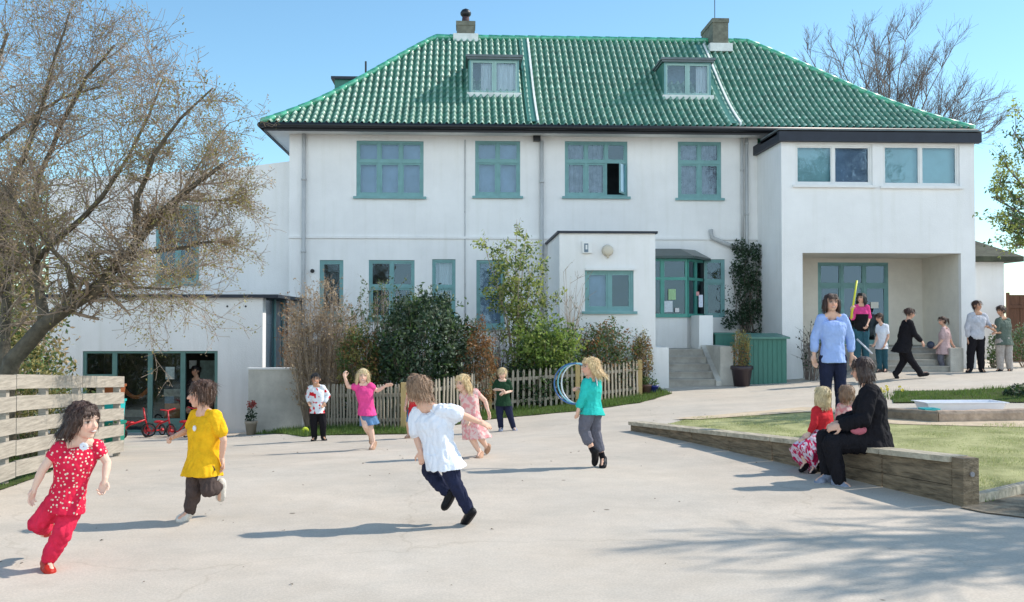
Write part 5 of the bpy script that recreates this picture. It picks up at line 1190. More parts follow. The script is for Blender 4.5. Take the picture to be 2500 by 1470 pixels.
# pink top girl ----------------------------------------------------------------------
Yp = ydepth(905, 1098)
PPL.append(dict(name='pinkgirl', S=1.15, Y=Yp, face=8, body=12, vx=.0060, skin='pale', smile=1, tilt=-3,
  label='girl skipping in a bright pink top and blue skirt with both arms held out',
  j=dict(hd=(886, 918), nk=(888, 936), sa=(872, 946), sb=(905, 944), ea=(850, 944, .02), wa=(842, 922, -.06), eb=(922, 954, .02), wb=(940, 943, -.04),
    ha=(889, 1008), hb=(903, 1008), ka=(892, 1040, -.10), aa=(906, 1068, .24), ta=(908, 1085, .28), kb=(904, 1044, .0), ab=(912, 1082, .02), tb=(905, 1096, -.08)),
  handa=dict(curl=.9, d=(-.1, -.1, .9)), handb=dict(curl=.4, d=(.8, 0, .3)),
  hair=dict(mat=C['hfair'], style='long', len=.62, fringe=.5), top=dict(mat=C['pink'], sleeve=.32, inf=.018, hem=.03, loose=.014), skirt=dict(mat=C['denim'], len=.16, flare=.035, sway=(.02, 0, 0)), shoes=dict(mat=C['skinshoe'])))
# red child partly hidden behind the boy in white --------------------------------------------
Yr = ydepth(1000, 1070)
PPL.append(dict(name='hidden', S=1.08, Y=Yr, face=30, body=30, vx=.007, skin='fair',
  label='small child in a red top mostly hidden behind the running boy in white',
  j=dict(hd=(1012, 926), nk=(1012, 942), sa=(1000, 950), sb=(1028, 950), ea=(994, 972, .02), wa=(990, 992, -.05), eb=(1036, 970), wb=(1038, 990, -.04),
    ha=(1006, 1004), hb=(1020, 1004), ka=(998, 1036, -.04), aa=(998, 1062, .04), ta=(992, 1068, -.06), kb=(1018, 1036), ab=(1022, 1062), tb=(1026, 1068, -.08)),
  hair=dict(mat=C['hmid'], style='short'), top=dict(mat=C['red'], sleeve=.5, inf=.012, hem=.08), legs=dict(mat=C['denim'], len=.7, inf=.01), shoes=dict(mat=C['skinshoe'])))
# pale pink dress girl ------------------------------------------------------------------------
Yd = ydepth(1172, 1117)
PPL.append(dict(name='dressgirl', S=1.15, Y=Yd, face=-40, body=-30, vx=.0060, skin='pale', pitch=-12, tilt=-6,
  label='blonde girl running in a pale pink dress',
  j=dict(hd=(1128, 934, -.05), nk=(1138, 956), sa=(1130, 966, .04), sb=(1162, 958, -.02), ea=(1130, 996, -.02), wa=(1140, 1022, -.10), eb=(1184, 978, .04), wb=(1192, 1004, .0),
    ha=(1142, 1030, .03), hb=(1162, 1028, -.03), ka=(1150, 1066, -.08), aa=(1172, 1106, .02), ta=(1167, 1116, -.10), kb=(1170, 1064, -.02), ab=(1188, 1092, .22), tb=(1184, 1104, .30)),
  hair=dict(mat=C['hblond'], style='bob', len=.50, fringe=.4, flow=(.2, 0, 0)), top=dict(mat=C['palepink'], sleeve=.22, inf=.012, hem=.02, name='bodice'), skirt=dict(mat=C['palepink'], len=.20, flare=.07, sway=(.05, 0, 0)), shoes=dict(mat=C['skinshoe'])))
# dark green kid -----------------------------------------------------------------------------
Yk = ydepth(1238, 1052)
PPL.append(dict(name='greenkid', S=1.08, Y=Yk, face=-8, body=-5, vx=.0064, skin='pale', pitch=-10,
  label='fair-haired boy in a dark green top and navy trousers clasping his hands',
  j=dict(hd=(1226, 912, -.02), nk=(1226, 928), sa=(1212, 934), sb=(1242, 934), ea=(1206, 950, .02), wa=(1222, 952, -.15), eb=(1248, 954, .02), wb=(1232, 960, -.15),
    ha=(1220, 986), hb=(1238, 986), ka=(1220, 1018, -.03), aa=(1223, 1044), ta=(1222, 1050, -.12), kb=(1246, 1018, -.03), ab=(1254, 1044), tb=(1259, 1051, -.10)),
  handa=dict(curl=.8, d=(.9, -.2, -.1)), handb=dict(curl=.8, d=(-.9, -.2, .1)),
  hair=dict(mat=C['hfair'], style='short', fringe=.3, k=1.02), top=dict(mat=C['green'], sleeve=.75, inf=.014, hem=.03), legs=dict(mat=C['navy'], len=1.93, inf=.012), shoes=dict(mat=C['greyshoe'])))
# teal girl with hoops ---------------------------------------------------------------------------
Yt = ydepth(1462, 1142)
PPL.append(dict(name='tealgirl', S=1.22, Y=Yt, face=-75, body=-100, vx=.0048, skin='fair', tilt=4,
  label='blonde girl walking in a turquoise top and grey cropped trousers carrying plastic hoops',
  j=dict(hd=(1440, 896, -.02), nk=(1444, 922), sa=(1430, 936, -.09), sb=(1458, 934, .09), ea=(1424, 968, -.11), wa=(1412, 998, -.10), eb=(1440, 958, .12), wb=(1418, 950, .06),
    ha=(1436, 1006, -.05), hb=(1452, 1006, .05), ka=(1425, 1050, -.04), aa=(1449, 1104, -.03), ta=(1449, 1132, .03), kb=(1452, 1054, .06), ab=(1472, 1120, .06), tb=(1470, 1138, -.06)),
  handa=dict(curl=.5, d=(-.1, 0, -.95)), handb=dict(curl=1.3, d=(-.9, -.2, .2)),
  hair=dict(mat=C['hblond'], style='long', len=.55, fringe=.4, flow=(.45, .05, .05), k=1.04), top=dict(mat=C['teal'], sleeve=1.72, inf=.014, loose=.014, hem=.03, fold=.009), legs=dict(mat=C['grey'], len={'a': 1.45, 'b': 1.62}, inf=.014, fold=.009), shoes=dict(mat=C['shoe'], sock=.2, sockmat=C['black'])))
# woman in blue ---------------------------------------------------------------------------------
Yu = 13.0
s_ = 2430/Yu
PPL.append(dict(name='bluewoman', fat=.9, S=1.66, adult=True, Y=Yu, face=-2, body=-4, vx=.0085, skin='fair', smile=1, hs=1.04,
  label='woman with a dark bob standing in a light blue jumper and navy trousers',
  j=dict(hd=(2030, 739), nk=(2031, 766), sa=(2002, 780), sb=(2061, 780), ea=(1989, 826, .03), wa=(1987, 868, .0), eb=(2076, 826, .03), wb=(2079, 868, .0),
    ha=(2018, 876), hb=(2048, 876), ka=(2016, 944), aa=(2018, 1010, .03), ta=(2014, 1020, -.14), kb=(2052, 944), ab=(2054, 1010, .03), tb=(2058, 1020, -.14)),
  handa=dict(curl=.4, d=(.02, 0, -1)), handb=dict(curl=.4, d=(.1, 0, -1)),
  hair=dict(mat=C['hdark'], style='bob', len=.46, fringe=.45), top=dict(mat=C['blue'], sleeve=1.62, inf=.014, loose=.006, topt=.97, hem=.05, sinf=1.2), legs=dict(mat=C['navy'], len=1.95, inf=.016), shoes=dict(mat=C['shoe'])))
# seated woman -----------------------------------------------------------------------------------
Ys = ydepth(2062, 1192)+.35
PPL.append(dict(name='seatwoman', S=1.66, adult=True, Y=Ys, face=-118, body=-105, vx=.006, skin='fair', pitch=-10,
  label='woman with a brown bob sitting on the timber wall in a black cardigan',
  j=dict(hd=(2104, 902, -.02), nk=(2118, 940), sa=(2122, 962, -.16), sb=(2130, 962, .17), ea=(2108, 1022, -.22), wa=(2056, 1040, -.14), eb=(2104, 1010, .2), wb=(2052, 1032, .10),
    ha=(2128, 1078, -.09), hb=(2124, 1074, .09), ka=(2030, 1084, -.16), aa=(2050, 1176, -.22), ta=(2075, 1190, -.30), kb=(2014, 1070, .06), ab=(2022, 1158, .0), tb=(1992, 1176, -.05)),
  handa=dict(curl=.6, d=(-.9, .2, -.1)), handb=dict(curl=.6, d=(-.9, .1, -.1)),
  hair=dict(mat=C['hbdark'], style='bob', len=.55, fringe=.3, k=1.06), top=dict(mat=C['black'], name='cardigan', sleeve=1.85, inf=.022, loose=.03, hem=.05, sinf=1.2, fold=.010), legs=dict(mat=C['black'], len=1.95, inf=.016, fold=.009), shoes=dict(mat=C['greyshoe']), fat=1.12))
# seated blonde girl --------------------------------------------------------------------------------
Yq = ydepth(1985, 1160)+.25
PPL.append(dict(name='seatgirl', S=1.08, Y=Yq, face=-150, body=-60, vx=.006, skin='pale', pitch=0,
  label='small blonde girl in a red top and striped skirt sitting on the timber wall',
  j=dict(hd=(2006, 965), nk=(2006, 992), sa=(1990, 1004, -.06), sb=(2022, 1004, .06), ea=(1988, 1034, -.10), wa=(1976, 1056, -.12), eb=(2026, 1030, .04), wb=(2016, 1052, -.06),
    ha=(1998, 1064, -.04), hb=(2014, 1062, .04), ka=(1956, 1078, -.10), aa=(1966, 1132, -.10), ta=(1954, 1146, -.16), kb=(1982, 1086, -.14), ab=(1988, 1142, -.14), tb=(1978, 1156, -.2)),
  hair=dict(mat=C['hfair'], style='long', len=.66, fringe=.3, k=1.04), top=dict(mat=C['red'], sleeve=1.75, inf=.014, hem=.01), skirt=dict(mat=C['stripe'], len=.30, flare=.07, axis=(-.62, -.25, -.5), sway=(-.02, 0, -.05)), shoes=dict(mat=C['shoe'])))
# child behind seated woman ------------------------------------------------------------------------------
Yc = Ys+.9
PPL.append(dict(name='behindchild', S=1.0, Y=Yc, face=-150, body=-150, vx=.007, skin='pale',
  label='small child in a pale pink top behind the bench, between the seated girl and woman',
  j=dict(hd=(2066, 960), nk=(2066, 984), sa=(2052, 992), sb=(2080, 992), ea=(2046, 1014), wa=(2044, 1036, -.05), eb=(2086, 1014), wb=(2088, 1036, -.05),
    ha=(2058, 1052), hb=(2074, 1052), ka=(2057, 1084), aa=(2057, 1118), ta=(2054, 1124, -.1), kb=(2075, 1084), ab=(2075, 1118), tb=(2078, 1124, -.1)),
  hair=dict(mat=C['hmid'], style='bob', len=.4), top=dict(mat=C['palepink'], sleeve=1.7, inf=.012, hem=.03), legs=dict(mat=C['jeans'], len=1.9), shoes=dict(mat=C['whiteshoe'])))
# background right group -----------------------------------------------------------------------------------
Yv = 21.2
PPL.append(dict(name='polewoman', S=1.62, adult=True, Y=Yv, face=-50, body=-30, vx=.0078, skin='fair',
  label='dark-haired woman in a pink top and black waistcoat holding up a yellow pole',
  j=dict(hd=(2103, 728), nk=(2103, 742), sa=(2088, 752, .05), sb=(2117, 752, -.05), ea=(2080, 778, -.05), wa=(2079, 758, -.20), eb=(2122, 776, -.02), wb=(2116, 794, -.12),
    ha=(2094, 806), hb=(2110, 806), ka=(2094, 846), aa=(2092, 888, .03), ta=(2088, 894, -.12), kb=(2112, 846), ab=(2116, 888, .03), tb=(2118, 894, -.12)),
  handa=dict(curl=1.4, d=(0, -.2, .9)), handb=dict(curl=.8),
  hair=dict(mat=C['hblack'], style='bob', len=.6, fringe=.4), top=dict(mat=C['pink'], sleeve=.9, inf=.014), legs=dict(mat=C['jeans'], inf=.016), shoes=dict(mat=C['shoe']), vest=dict(mat=C['black'], topt=.78)))
Yv2 = ydepth(2152, 908)
PPL.append(dict(name='tboy', S=1.35, Y=Yv2, face=-80, body=-60, vx=.0075, skin='fair', pitch=-15,
  label='boy in a white t-shirt and teal jeans standing in front of the school steps',
  j=dict(hd=(2146, 775), nk=(2150, 790), sa=(2144, 798, .05), sb=(2164, 798, -.05), ea=(2142, 820, .0), wa=(2136, 838, -.1), eb=(2168, 822, -.08), wb=(2160, 842, -.14),
    ha=(2146, 846, .03), hb=(2158, 846, -.03), ka=(2146, 874), aa=(2148, 900), ta=(2142, 907, -.06), kb=(2160, 874), ab=(2162, 900), tb=(2160, 908, -.12)),
  hair=dict(mat=C['hdark'], style='short', fringe=.4), top=dict(mat=C['white'], sleeve=.6, inf=.014, hem=.06), legs=dict(mat=C['jeans'], inf=.012), shoes=dict(mat=C['brown'])))
Yv3 = ydepth(2225, 924)
PPL.append(dict(name='walker', S=1.6, adult=True, Y=Yv3, face=85, body=75, vx=.0078, skin='fair', pitch=-12,
  label='woman striding past the steps dressed all in black',
  j=dict(hd=(2222, 765, -.02), nk=(2218, 780), sa=(2208, 790, .12), sb=(2222, 790, -.12), ea=(2198, 822, .12), wa=(2204, 848, .0), eb=(2232, 815, -.16), wb=(2248, 832, -.12),
    ha=(2205, 848, .07), hb=(2208, 848, -.07), ka=(2206, 882, .07), aa=(2188, 912, .08), ta=(2194, 923, .08), kb=(2224, 880, -.08), ab=(2248, 912, -.08), tb=(2266, 910, -.08)),
  hair=dict(mat=C['hdark'], style='bun', fringe=.3), top=dict(mat=C['black'], name='cardigan', sleeve=1.85, inf=.02, loose=.03, hem=.12, hemshift=(-.06, 0, 0)), legs=dict(mat=C['black'], inf=.014), shoes=dict(mat=C['shoe'])))
Yv4 = ydepth(2308, 906)
PPL.append(dict(name='ponygirl', S=1.38, Y=Yv4, face=-88, body=-80, vx=.0075, skin='fair', pitch=-8,
  label='girl with a ponytail in a dusty pink top and grey leggings walking past the steps',
  j=dict(hd=(2300, 783), nk=(2306, 797), sa=(2302, 806, -.09), sb=(2312, 806, .09), ea=(2302, 828, -.10), wa=(2290, 842, -.10), eb=(2318, 826, .1), wb=(2326, 842, .1),
    ha=(2300, 852, -.05), hb=(2308, 852, .05), ka=(2296, 878, -.05), aa=(2304, 902, -.05), ta=(2298, 907, -.05), kb=(2316, 876, .05), ab=(2326, 896, .05), tb=(2322, 904, .05)),
  hair=dict(mat=C['hdark'], style='tail', fringe=.3), top=dict(mat=C['pinkgrey'], sleeve=.9, inf=.014, hem=.12, loose=.02), legs=dict(mat=C['grey'], inf=.01), shoes=dict(mat=C['whiteshoe'])))
Yv5 = ydepth(2385, 909)
PPL.append(dict(name='man', S=1.66, adult=True, Y=Yv5, face=25, body=10, vx=.0078, skin='tan',
  label='man in a pale grey shirt and black trousers standing by the wing corner',
  j=dict(hd=(2386, 746), nk=(2386, 762), sa=(2368, 772), sb=(2404, 772), ea=(2361, 800), wa=(2364, 828), eb=(2414, 796), wb=(2424, 796, -.16),
    ha=(2374, 826), hb=(2392, 826), ka=(2370, 866), aa=(2368, 900), ta=(2362, 907, -.1), kb=(2394, 866), ab=(2396, 900), tb=(2402, 907, -.1)),
  hair=dict(mat=C['hdark'], style='short', fringe=.25), top=dict(mat=C['greyshirt'], sleeve=1.7, inf=.014, loose=.012), legs=dict(mat=C['black'], inf=.018), shoes=dict(mat=C['shoe'])))
Yv6 = ydepth(2448, 906)
PPL.append(dict(name='rwoman', S=1.58, adult=True, Y=Yv6, face=-70, body=-60, vx=.0078, skin='tan', pitch=-10,
  label='dark-haired woman in a grey-green top and pale trousers at the right facing the man',
  j=dict(hd=(2443, 758), nk=(2447, 774), sa=(2436, 784, -.08), sb=(2462, 784, .08), ea=(2432, 808, -.14), wa=(2416, 800, -.2), eb=(2460, 812, .0), wb=(2434, 812, -.15),
    ha=(2442, 834, -.04), hb=(2460, 834, .04), ka=(2442, 870), aa=(2442, 900), ta=(2434, 906, -.05), kb=(2462, 870), ab=(2466, 900), tb=(2464, 906, -.1)),
  hair=dict(mat=C['hdark'], style='short', fringe=.3, k=1.06), top=dict(mat=C['ggreen'], sleeve=.9, inf=.014, hem=.08), legs=dict(mat=C['beige'], inf=.02), shoes=dict(mat=C['shoe'])))
Yv7 = 21.9
PPL.append(dict(name='doorman', S=1.62, adult=True, Y=Yv7+.25, face=-40, body=-30, vx=.012, skin='tan',
  label='adult in dark clothes standing in the open glazed doorway of the low annex',
  j=dict(hd=(478, 905), nk=(479, 924), sa=(462, 934), sb=(500, 934), ea=(456, 966), wa=(460, 994, -.1), eb=(506, 966), wb=(502, 994, -.05),
    ha=(472, 990), hb=(492, 990), ka=(472, 1034), aa=(472, 1070), ta=(468, 1076, -.1), kb=(492, 1034), ab=(494, 1070), tb=(497, 1076, -.1)),
  hair=dict(mat=C['hblack'], style='short'), top=dict(mat=C['black'], sleeve=1.8, inf=.014), legs=dict(mat=C['black'], inf=.018), shoes=dict(mat=C['shoe'])))
PI = {}
import os
for i, q in enumerate(PPL):
    q['seed'] = i+1; PI[q['name']] = person(q)

# ---- details and props held
# white flower brooch on the red girl's neckline, badge on yellow t-shirt
T, J, I = PI['redgirl']; m = MB(); c = at(205, 1090, Yg-.095)
for k in range(7):
    a = k*.9; m.ball(c+Vector((math.cos(a)*.018, -.004, math.sin(a)*.015)), (.013, .008, .013), None, 8, 6)
fused(m, 'ribbon_bow', C['white'], T, .004, 1)
T, J, I = PI['yellowboy']; m = MB(); c = at(475, 1046, Yy-.075); m.ball(c, (.016, .012, .024), None, 12, 8); b_ = m.build('badge', C['white'], T, True)
T, J, I = PI['seatwoman']; m = MB(); c = at(2096, 1050, Ys-.19); m.ball(c, (.085, .04, .05), None, 14, 8); fused(m, 'shirt_tail', cloth('dusty_rose_cotton', (.45, .13, .17)), T, .007, 1, fold=.005)
T, J, I = PI['bluewoman']
# hoops
def hoop(c, n, r, mat, label):
    m = MB(); n = n_(Vector(n)); u = n_(n.cross(Vector((0, 0, 1)))); w = n.cross(u); k = 40
    rings = []
    for i in range(k+1):
        a = 2*math.pi*i/k; d = u*math.cos(a)+w*math.sin(a)
        rings.append([c+d*(r+.008*math.cos(b)) + n*.008*math.sin(b) for b in [2*math.pi*q/8 for q in range(8)]])
    m.loft(rings, False); single(m, 'plastic_hoop', mat, label, 'hoop', group='plastic hoops carried by the girl in turquoise', smooth=True)
hm_ = [M('blue_plastic', (.04, .13, .33), rough=.3), M('white_plastic', (.72, .76, .82), rough=.3), M('pale_teal_plastic', (.20, .52, .62), rough=.3)]
wbt = PI['tealgirl'][1]['wb']
for dx, nn, mt, lb in ((-.01, (.30, 1, .05), 0, 'dark blue plastic hoop, outermost of those the girl in turquoise holds'), (.02, (.5, 1, .1), 2, 'pale teal plastic hoop between the dark blue and the white one'), (.045, (.72, 1, .0), 1, 'white plastic hoop held nearest to the girl in turquoise')):
    n = n_(Vector(nn)); u = n_(n.cross(Vector((0, 0, 1)))); 
    if u.x > 0: u = -u
    hoop(at(1404, 937, Yt+.08)+Vector((dx, 0, 0))+u*.0, nn, .225, hm_[mt], lb)
# yellow pole
m = MB(); m.tube([at(2078, 778, Yv-.25), at(2092, 685, Yv-.2)], .022, 8); single(m, 'yellow_pole', M('yellow_plastic', (.62, .62, .04), rough=.4), 'long yellow plastic pole held upright by the woman in pink', 'pole', smooth=True)
m = MB(); m.tube([at(2092, 828, Yv-.35), at(2130, 864, Yv-.55)], .018, 8); single(m, 'broom_handle', M('pale_grey_metal', (.5, .52, .58), rough=.3), 'short pale grey handle slanting down in front of the woman in pink', 'handle', smooth=True)
# balls
p = hit(745, 1060); m = MB(); m.ball((p.x, p.y, g(p.x, p.y)+.062), .06, None, 18, 12); single(m, 'tennis_ball', M('yellow_felt', (.65, .75, .06), rough=.9, bump=.5), 'small yellow ball on the ground beside the boy at the fence', 'ball', smooth=True)
p = at(2272, 842, Yv4-.05); m = MB(); m.ball(p, .085, None, 18, 12); single(m, 'ball', M('dark_blue_rubber', (.03, .04, .07), rough=.5), 'dark ball in front of the girl with the ponytail', 'ball', smooth=True)
# ================================================================ VEGETATION
rv = random.Random(21)
def rdir(r=rv):
    while True:
        v = Vector((r.uniform(-1, 1), r.uniform(-1, 1), r.uniform(-1, 1)))
        if .05 < v.length < 1: return v.normalized()
def leaf(mb, p, sz, d=None, asp=.5):
    d = d or rdir(); s = d.cross(rdir())
    if s.length < .01: return
    s.normalize(); n = d.cross(s); a = sz; b = sz*asp
    mb.add([p-d*a*.5, p+s*b*.5+n*b*.12, p+d*a*.5, p-s*b*.5+n*b*.12], [(0, 1, 2, 3)])
def twig(mb, p, q, r0, r1, n=3, bend=.0, segs=2):
    m = [p]
    for i in range(1, segs): m.append(p.lerp(q, i/segs)+rdir()*bend)
    m.append(q); mb.tube(m, [r0+(r1-r0)*i/segs for i in range(segs+1)], n, False); return m
def cloud(mb, c, rad, n, sz, asp=.5, shell=.5, lump=.35, zmin=None, up=0.):
    c = Vector(c); k = 0; off = rv.uniform(0, 99)
    while k < n:
        d = rdir(); t = rv.random()**(1/3); t = shell+(1-shell)*t if rv.random() < .75 else t
        h = 1+lump*noise.noise(d*2.3+Vector((off, 0, 0)))*1.6+lump*.5*noise.noise(d*6+Vector((0, off, 0)))
        p = c+Vector((d.x*rad[0], d.y*rad[1], d.z*rad[2]))*(t*h)
        if zmin is not None and p.z < zmin: continue
        if noise.noise(p*3.1+Vector((off, 1, 2))) < -.22 and rv.random() < .8: k += .3; continue
        dd = rdir(); dd.z += up; leaf(mb, p, sz*rv.uniform(.6, 1.3), n3(dd), asp); k += 1
def grow(mb, tips, p, d, L, r, lev, spread=.7, upb=.15, kids=4, wob=.18, minr=.003, ratio=.62):
    n = 3 if lev > 0 else 2; pts = [p]; q = p; dd = d
    for i in range(n):
        dd = n3(dd+rdir()*wob+Vector((0, 0, upb*.5))); q = q+dd*L/n; pts.append(q)
    mb.tube(pts, [max(minr, r*(1-.45*i/n)) for i in range(n+1)], 5 if r > .02 else 3, False)
    if lev <= 0: tips.append((q, dd)); return
    for k in range(kids):
        t = (k+.6)/kids+rv.uniform(-.12, .12); t = min(max(t, .15), 1); i = min(int(t*n), n-1); o = pts[i].lerp(pts[i+1], t*n-i)
        nd = n3(dd*(1-.25*spread)+rdir()*spread+Vector((0, 0, upb)))
        grow(mb, tips, o, nd, L*ratio*rv.uniform(.75, 1.2), max(minr, r*(1-.45*t)*.62), lev-1, spread, upb, kids, wob, minr, ratio)
MAT['bark'] = M('grey_green_bark', (.10, .085, .06), var=.45, scale=9, bump=.8, bscale=25)
MAT['twig'] = M('red_brown_twig', (.31, .24, .18), var=.35, scale=8, island=.3)
MAT['twigpale'] = M('pale_dry_twig', (.36, .28, .21), var=.35, scale=6, island=.3)
MAT['twigdark'] = M('dark_bare_twig', (.17, .135, .115), var=.3, scale=6)
MAT['leafolive'] = leaf_mat('olive_moss_leaf', (.25, .22, .07), trans=.25)
MAT['leaftan'] = leaf_mat('tan_lichen_leaf', (.38, .28, .17), trans=.25)
MAT['leafdark'] = leaf_mat('dark_glossy_leaf', (.022, .05, .022), trans=.12)
MAT['leafmid'] = leaf_mat('mid_green_leaf', (.07, .12, .035), trans=.3)
MAT['leaflime'] = leaf_mat('lime_green_leaf', (.20, .28, .06), trans=.35)
MAT['leafgold'] = leaf_mat('yellow_green_leaf', (.30, .34, .09), trans=.4)
MAT['leafbrown'] = leaf_mat('brown_dead_leaf', (.24, .125, .05), trans=.2)
MAT['leafgrey'] = leaf_mat('grey_green_leaf', (.12, .16, .10), trans=.2)

# ---- big thorny tree at the left
YT = 13.2
def PL(pts): return [at(x, y, YT+d) for x, y, d in pts]
limbs = [
 ([(15, 1110, 0), (8, 980, 0), (30, 880, -.05), (105, 795, -.1), (185, 737, -.2), (250, 690, -.3), (292, 640, -.35), (335, 590, -.4), (375, 540, -.5), (430, 485, -.6), (490, 440, -.7), (545, 400, -.8)], .15, .022),
 ([(105, 795, -.1), (98, 720, .1), (85, 640, .2), (72, 540, .3), (95, 430, .4), (150, 300, .4), (210, 190, .3), (280, 110, .2)], .08, .015),
 ([(15, 960, 0), (12, 800, .3), (22, 650, .5), (0, 500, .7), (-40, 380, .8), (-30, 220, .9), (20, 80, .9)], .09, .02),
 ([(292, 640, -.35), (370, 615, -.1), (450, 605, .1), (520, 590, .2), (570, 596, .2)], .045, .010),
 ([(335, 590, -.4), (335, 480, -.7), (375, 380, -.9), (440, 290, -1.1), (520, 215, -1.2)], .05, .010),
 ([(85, 640, .2), (170, 560, -.2), (250, 480, -.5), (310, 390, -.6), (360, 290, -.6), (400, 190, -.5)], .05, .010),
 ([(0, 500, .7), (60, 380, .2), (105, 250, -.1), (140, 120, -.2), (170, 30, -.2)], .05, .010),
 ([(185, 737, -.2), (165, 650, -.6), (100, 570, -.9), (40, 500, -1.1), (-20, 420, -1.2)], .045, .010),
 ([(250, 690, -.3), (300, 700, -.7), (380, 705, -.9), (440, 700, -1.0)], .03, .008),
 ([(-40, 380, .8), (60, 300, .9), (150, 240, 1.0), (250, 210, 1.0)], .04, .010),
 ([(430, 485, -.6), (500, 490, -.2), (550, 490, .1), (600, 470, .2)], .025, .007),
 ([(375, 540, -.5), (420, 520, .3), (500, 380, .8), (560, 300, 1.0)], .03, .007),
]
ht = thing('thorn_tree', 'big tangled thorn tree with mossy twigs overhanging the left side', 'tree', at(15, 1110, YT))
mt, mc, tips = MB(), MB(), []
for pts, r0, r1 in limbs:
    P_ = PL(pts); Q = []
    for i in range(len(P_)-1):
        for t in (0, .5): Q.append(P_[i].lerp(P_[i+1], t)+rdir()*.02*(t > 0))
    Q.append(P_[-1]); n = len(Q); rr = [r0+(r1-r0)*(i/(n-1))**.7 for i in range(n)]
    mt.tube(Q, rr, 9)
    wt_ = .62 if P_[-1].x > at(500, 500, YT).x else 1
    for i in range(3 if r0 < .1 else 8, n):
        for k in range(5 if wt_ == 1 else 4):
            d = n3((Q[i]-Q[i-1]).normalized()*.6+rdir()*.9+Vector((0, 0, .1)))
            grow(mc, tips, Q[i].lerp(Q[i-1], rv.random()), d, rv.uniform(.5, .9)*wt_, max(.006, rr[i]*.35), 2, spread=.85, upb=.06, kids=5, wob=.3, minr=.0028, ratio=.60)
mt.build('trunk', MAT['bark'], ht, True); tg = mc.build('branches', MAT['twig'], ht, True)
ml, ml2 = MB(), MB(); cx = at(140, 560, YT)
for p, d in tips:
    s = at(0, 0, 1)
    hgt = (p.z-1.0)/4
    nl = 3 if rv.random() < .8-.55*hgt else rv.choice((0, 1))
    mbx = ml if noise.noise(p*1.1) > -.18 else ml2
    for k in range(nl*2): leaf(mbx, p-d*rv.uniform(0, .22)+rdir()*.06, rv.uniform(.018, .042), None, .6)
ml.build('leaves', MAT['leafolive'], ht); ml2.build('leaves', MAT['leaftan'], ht)
# undergrowth left, behind the board fence
def bush(name, label, cat, box, Y, mats, n, sz, stems=25, stemmat='twig', group=None, asp=.5, base=None, lump=.35, zfrac=.5, dep=None, shell=.45):
    """box = photo rect of the plant, at depth Y"""
    x0, y0, x1, y1 = box; c = at((x0+x1)/2, (y0+y1)/2, Y); rx = (x1-x0)/2/FPX*Y; rz = (y1-y0)/2/FPX*Y; ry = dep or rx*.8
    bx = c.x; zg = g(c.x, Y); T = thing(name, label, cat, (bx, Y, zg), group)
    m = MB()
    for k in range(stems):
        a = rv.uniform(0, 6.28); t = rv.uniform(.2, .95); q = Vector((c.x+rx*t*math.cos(a), Y+ry*t*math.sin(a), c.z+rz*rv.uniform(-.3, .95)*math.sqrt(max(0, 1-t*t*.8))))
        p = Vector((c.x+rx*.25*t*math.cos(a), Y+ry*.25*t*math.sin(a), zg-.02)); twig(m, p, q, .012, .003, 4, .05, 4)
    m.build('stems', MAT[stemmat], T, True)
    tot = sum(w for _, w in mats)
    for mt_, w in mats:
        m = MB(); cloud(m, c, (rx, ry, rz), int(n*w/tot), sz, asp, shell, lump, zg); m.build('foliage', MAT[mt_], T)
    return T
bush('hedge', 'dense rough hedge behind the board fence at the far left', 'hedge', (-420, 560, 130, 1120), 17.5, (('leafolive', 3), ('leaftan', 2), ('leafmid', 1)), 17000, .11, 80, lump=.2, shell=.2)
bush('tree_row', 'blurred olive trees far beyond the left end of the school', 'trees', (-500, 400, 175, 1000), 36, (('leafolive', 3), ('leafmid', 2)), 9000, .32, 60, dep=2.0, shell=.3)
bush('hedge', 'brambly undergrowth around the foot of the thorn tree', 'undergrowth', (-160, 760, 150, 1130), 15.2, (('leafmid', 2), ('leafolive', 3), ('leafdark', 1)), 5000, .08, 60, dep=.6)
bush('low_shrub', 'low olive undergrowth close behind the board fence', 'shrub', (-120, 900, 235, 1130), 14.2, (('leafmid', 2), ('leafolive', 3)), 5000, .06, 50, dep=.5)
# ---- shrubs of the bed, left to right
def spray(name, label, cat, px0, px1, ytop, Y, n, mat, hgt=None, r=.006, lean=.35, leaves=None, ybase=None, group=None, side=3):
    a, b_ = at(px0, ytop, Y), at(px1, ytop, Y); cx = (a.x+b_.x)/2; w = (b_.x-a.x)/2; zg = g(cx, Y); H_ = a.z-zg; T = thing(name, label, cat, (cx, Y, zg), group); m = MB(); lv = MB()
    for k in range(n):
        t = rv.uniform(-1, 1); p = Vector((cx+t*w*.45, Y+rv.uniform(-.3, .3), zg)); h = H_*rv.uniform(.55, 1.0)*(1-.25*t*t); q = p+Vector((t*w*lean*2*rv.uniform(.5, 1.2), rv.uniform(-.4, .3), h))
        pts = twig(m, p, q, r*1.4, r*.4, 3, .03, 4)
        for j in range(side):
            i = rv.randrange(1, 5); o = pts[min(i, 4)]; q2 = o+n3((q-p).normalized()*.8+rdir()*.7)*rv.uniform(.12, .4); twig(m, o, q2, r*.6, r*.3, 3, .02, 2)
            if leaves:
                for _ in range(leaves[1]): leaf(lv, o.lerp(q2, rv.random())+rdir()*.03, leaves[2]*rv.uniform(.6, 1.3))
    m.build('stems', MAT[mat], T, True)
    if leaves: lv.build('foliage', MAT[leaves[0]], T)
    return T
spray('dry_shrub', 'tall bare straw-coloured shrub left of the netball hoop', 'shrub', 706, 868, 690, 19.9, 330, 'twigpale', lean=.3, leaves=('leaftan', 4, .055), side=6)
spray('dry_shrub', 'russet dry shrub against the dark side glazing of the annex', 'shrub', 682, 728, 735, 20.9, 70, 'twig', leaves=('leafbrown', 4, .06), side=5)
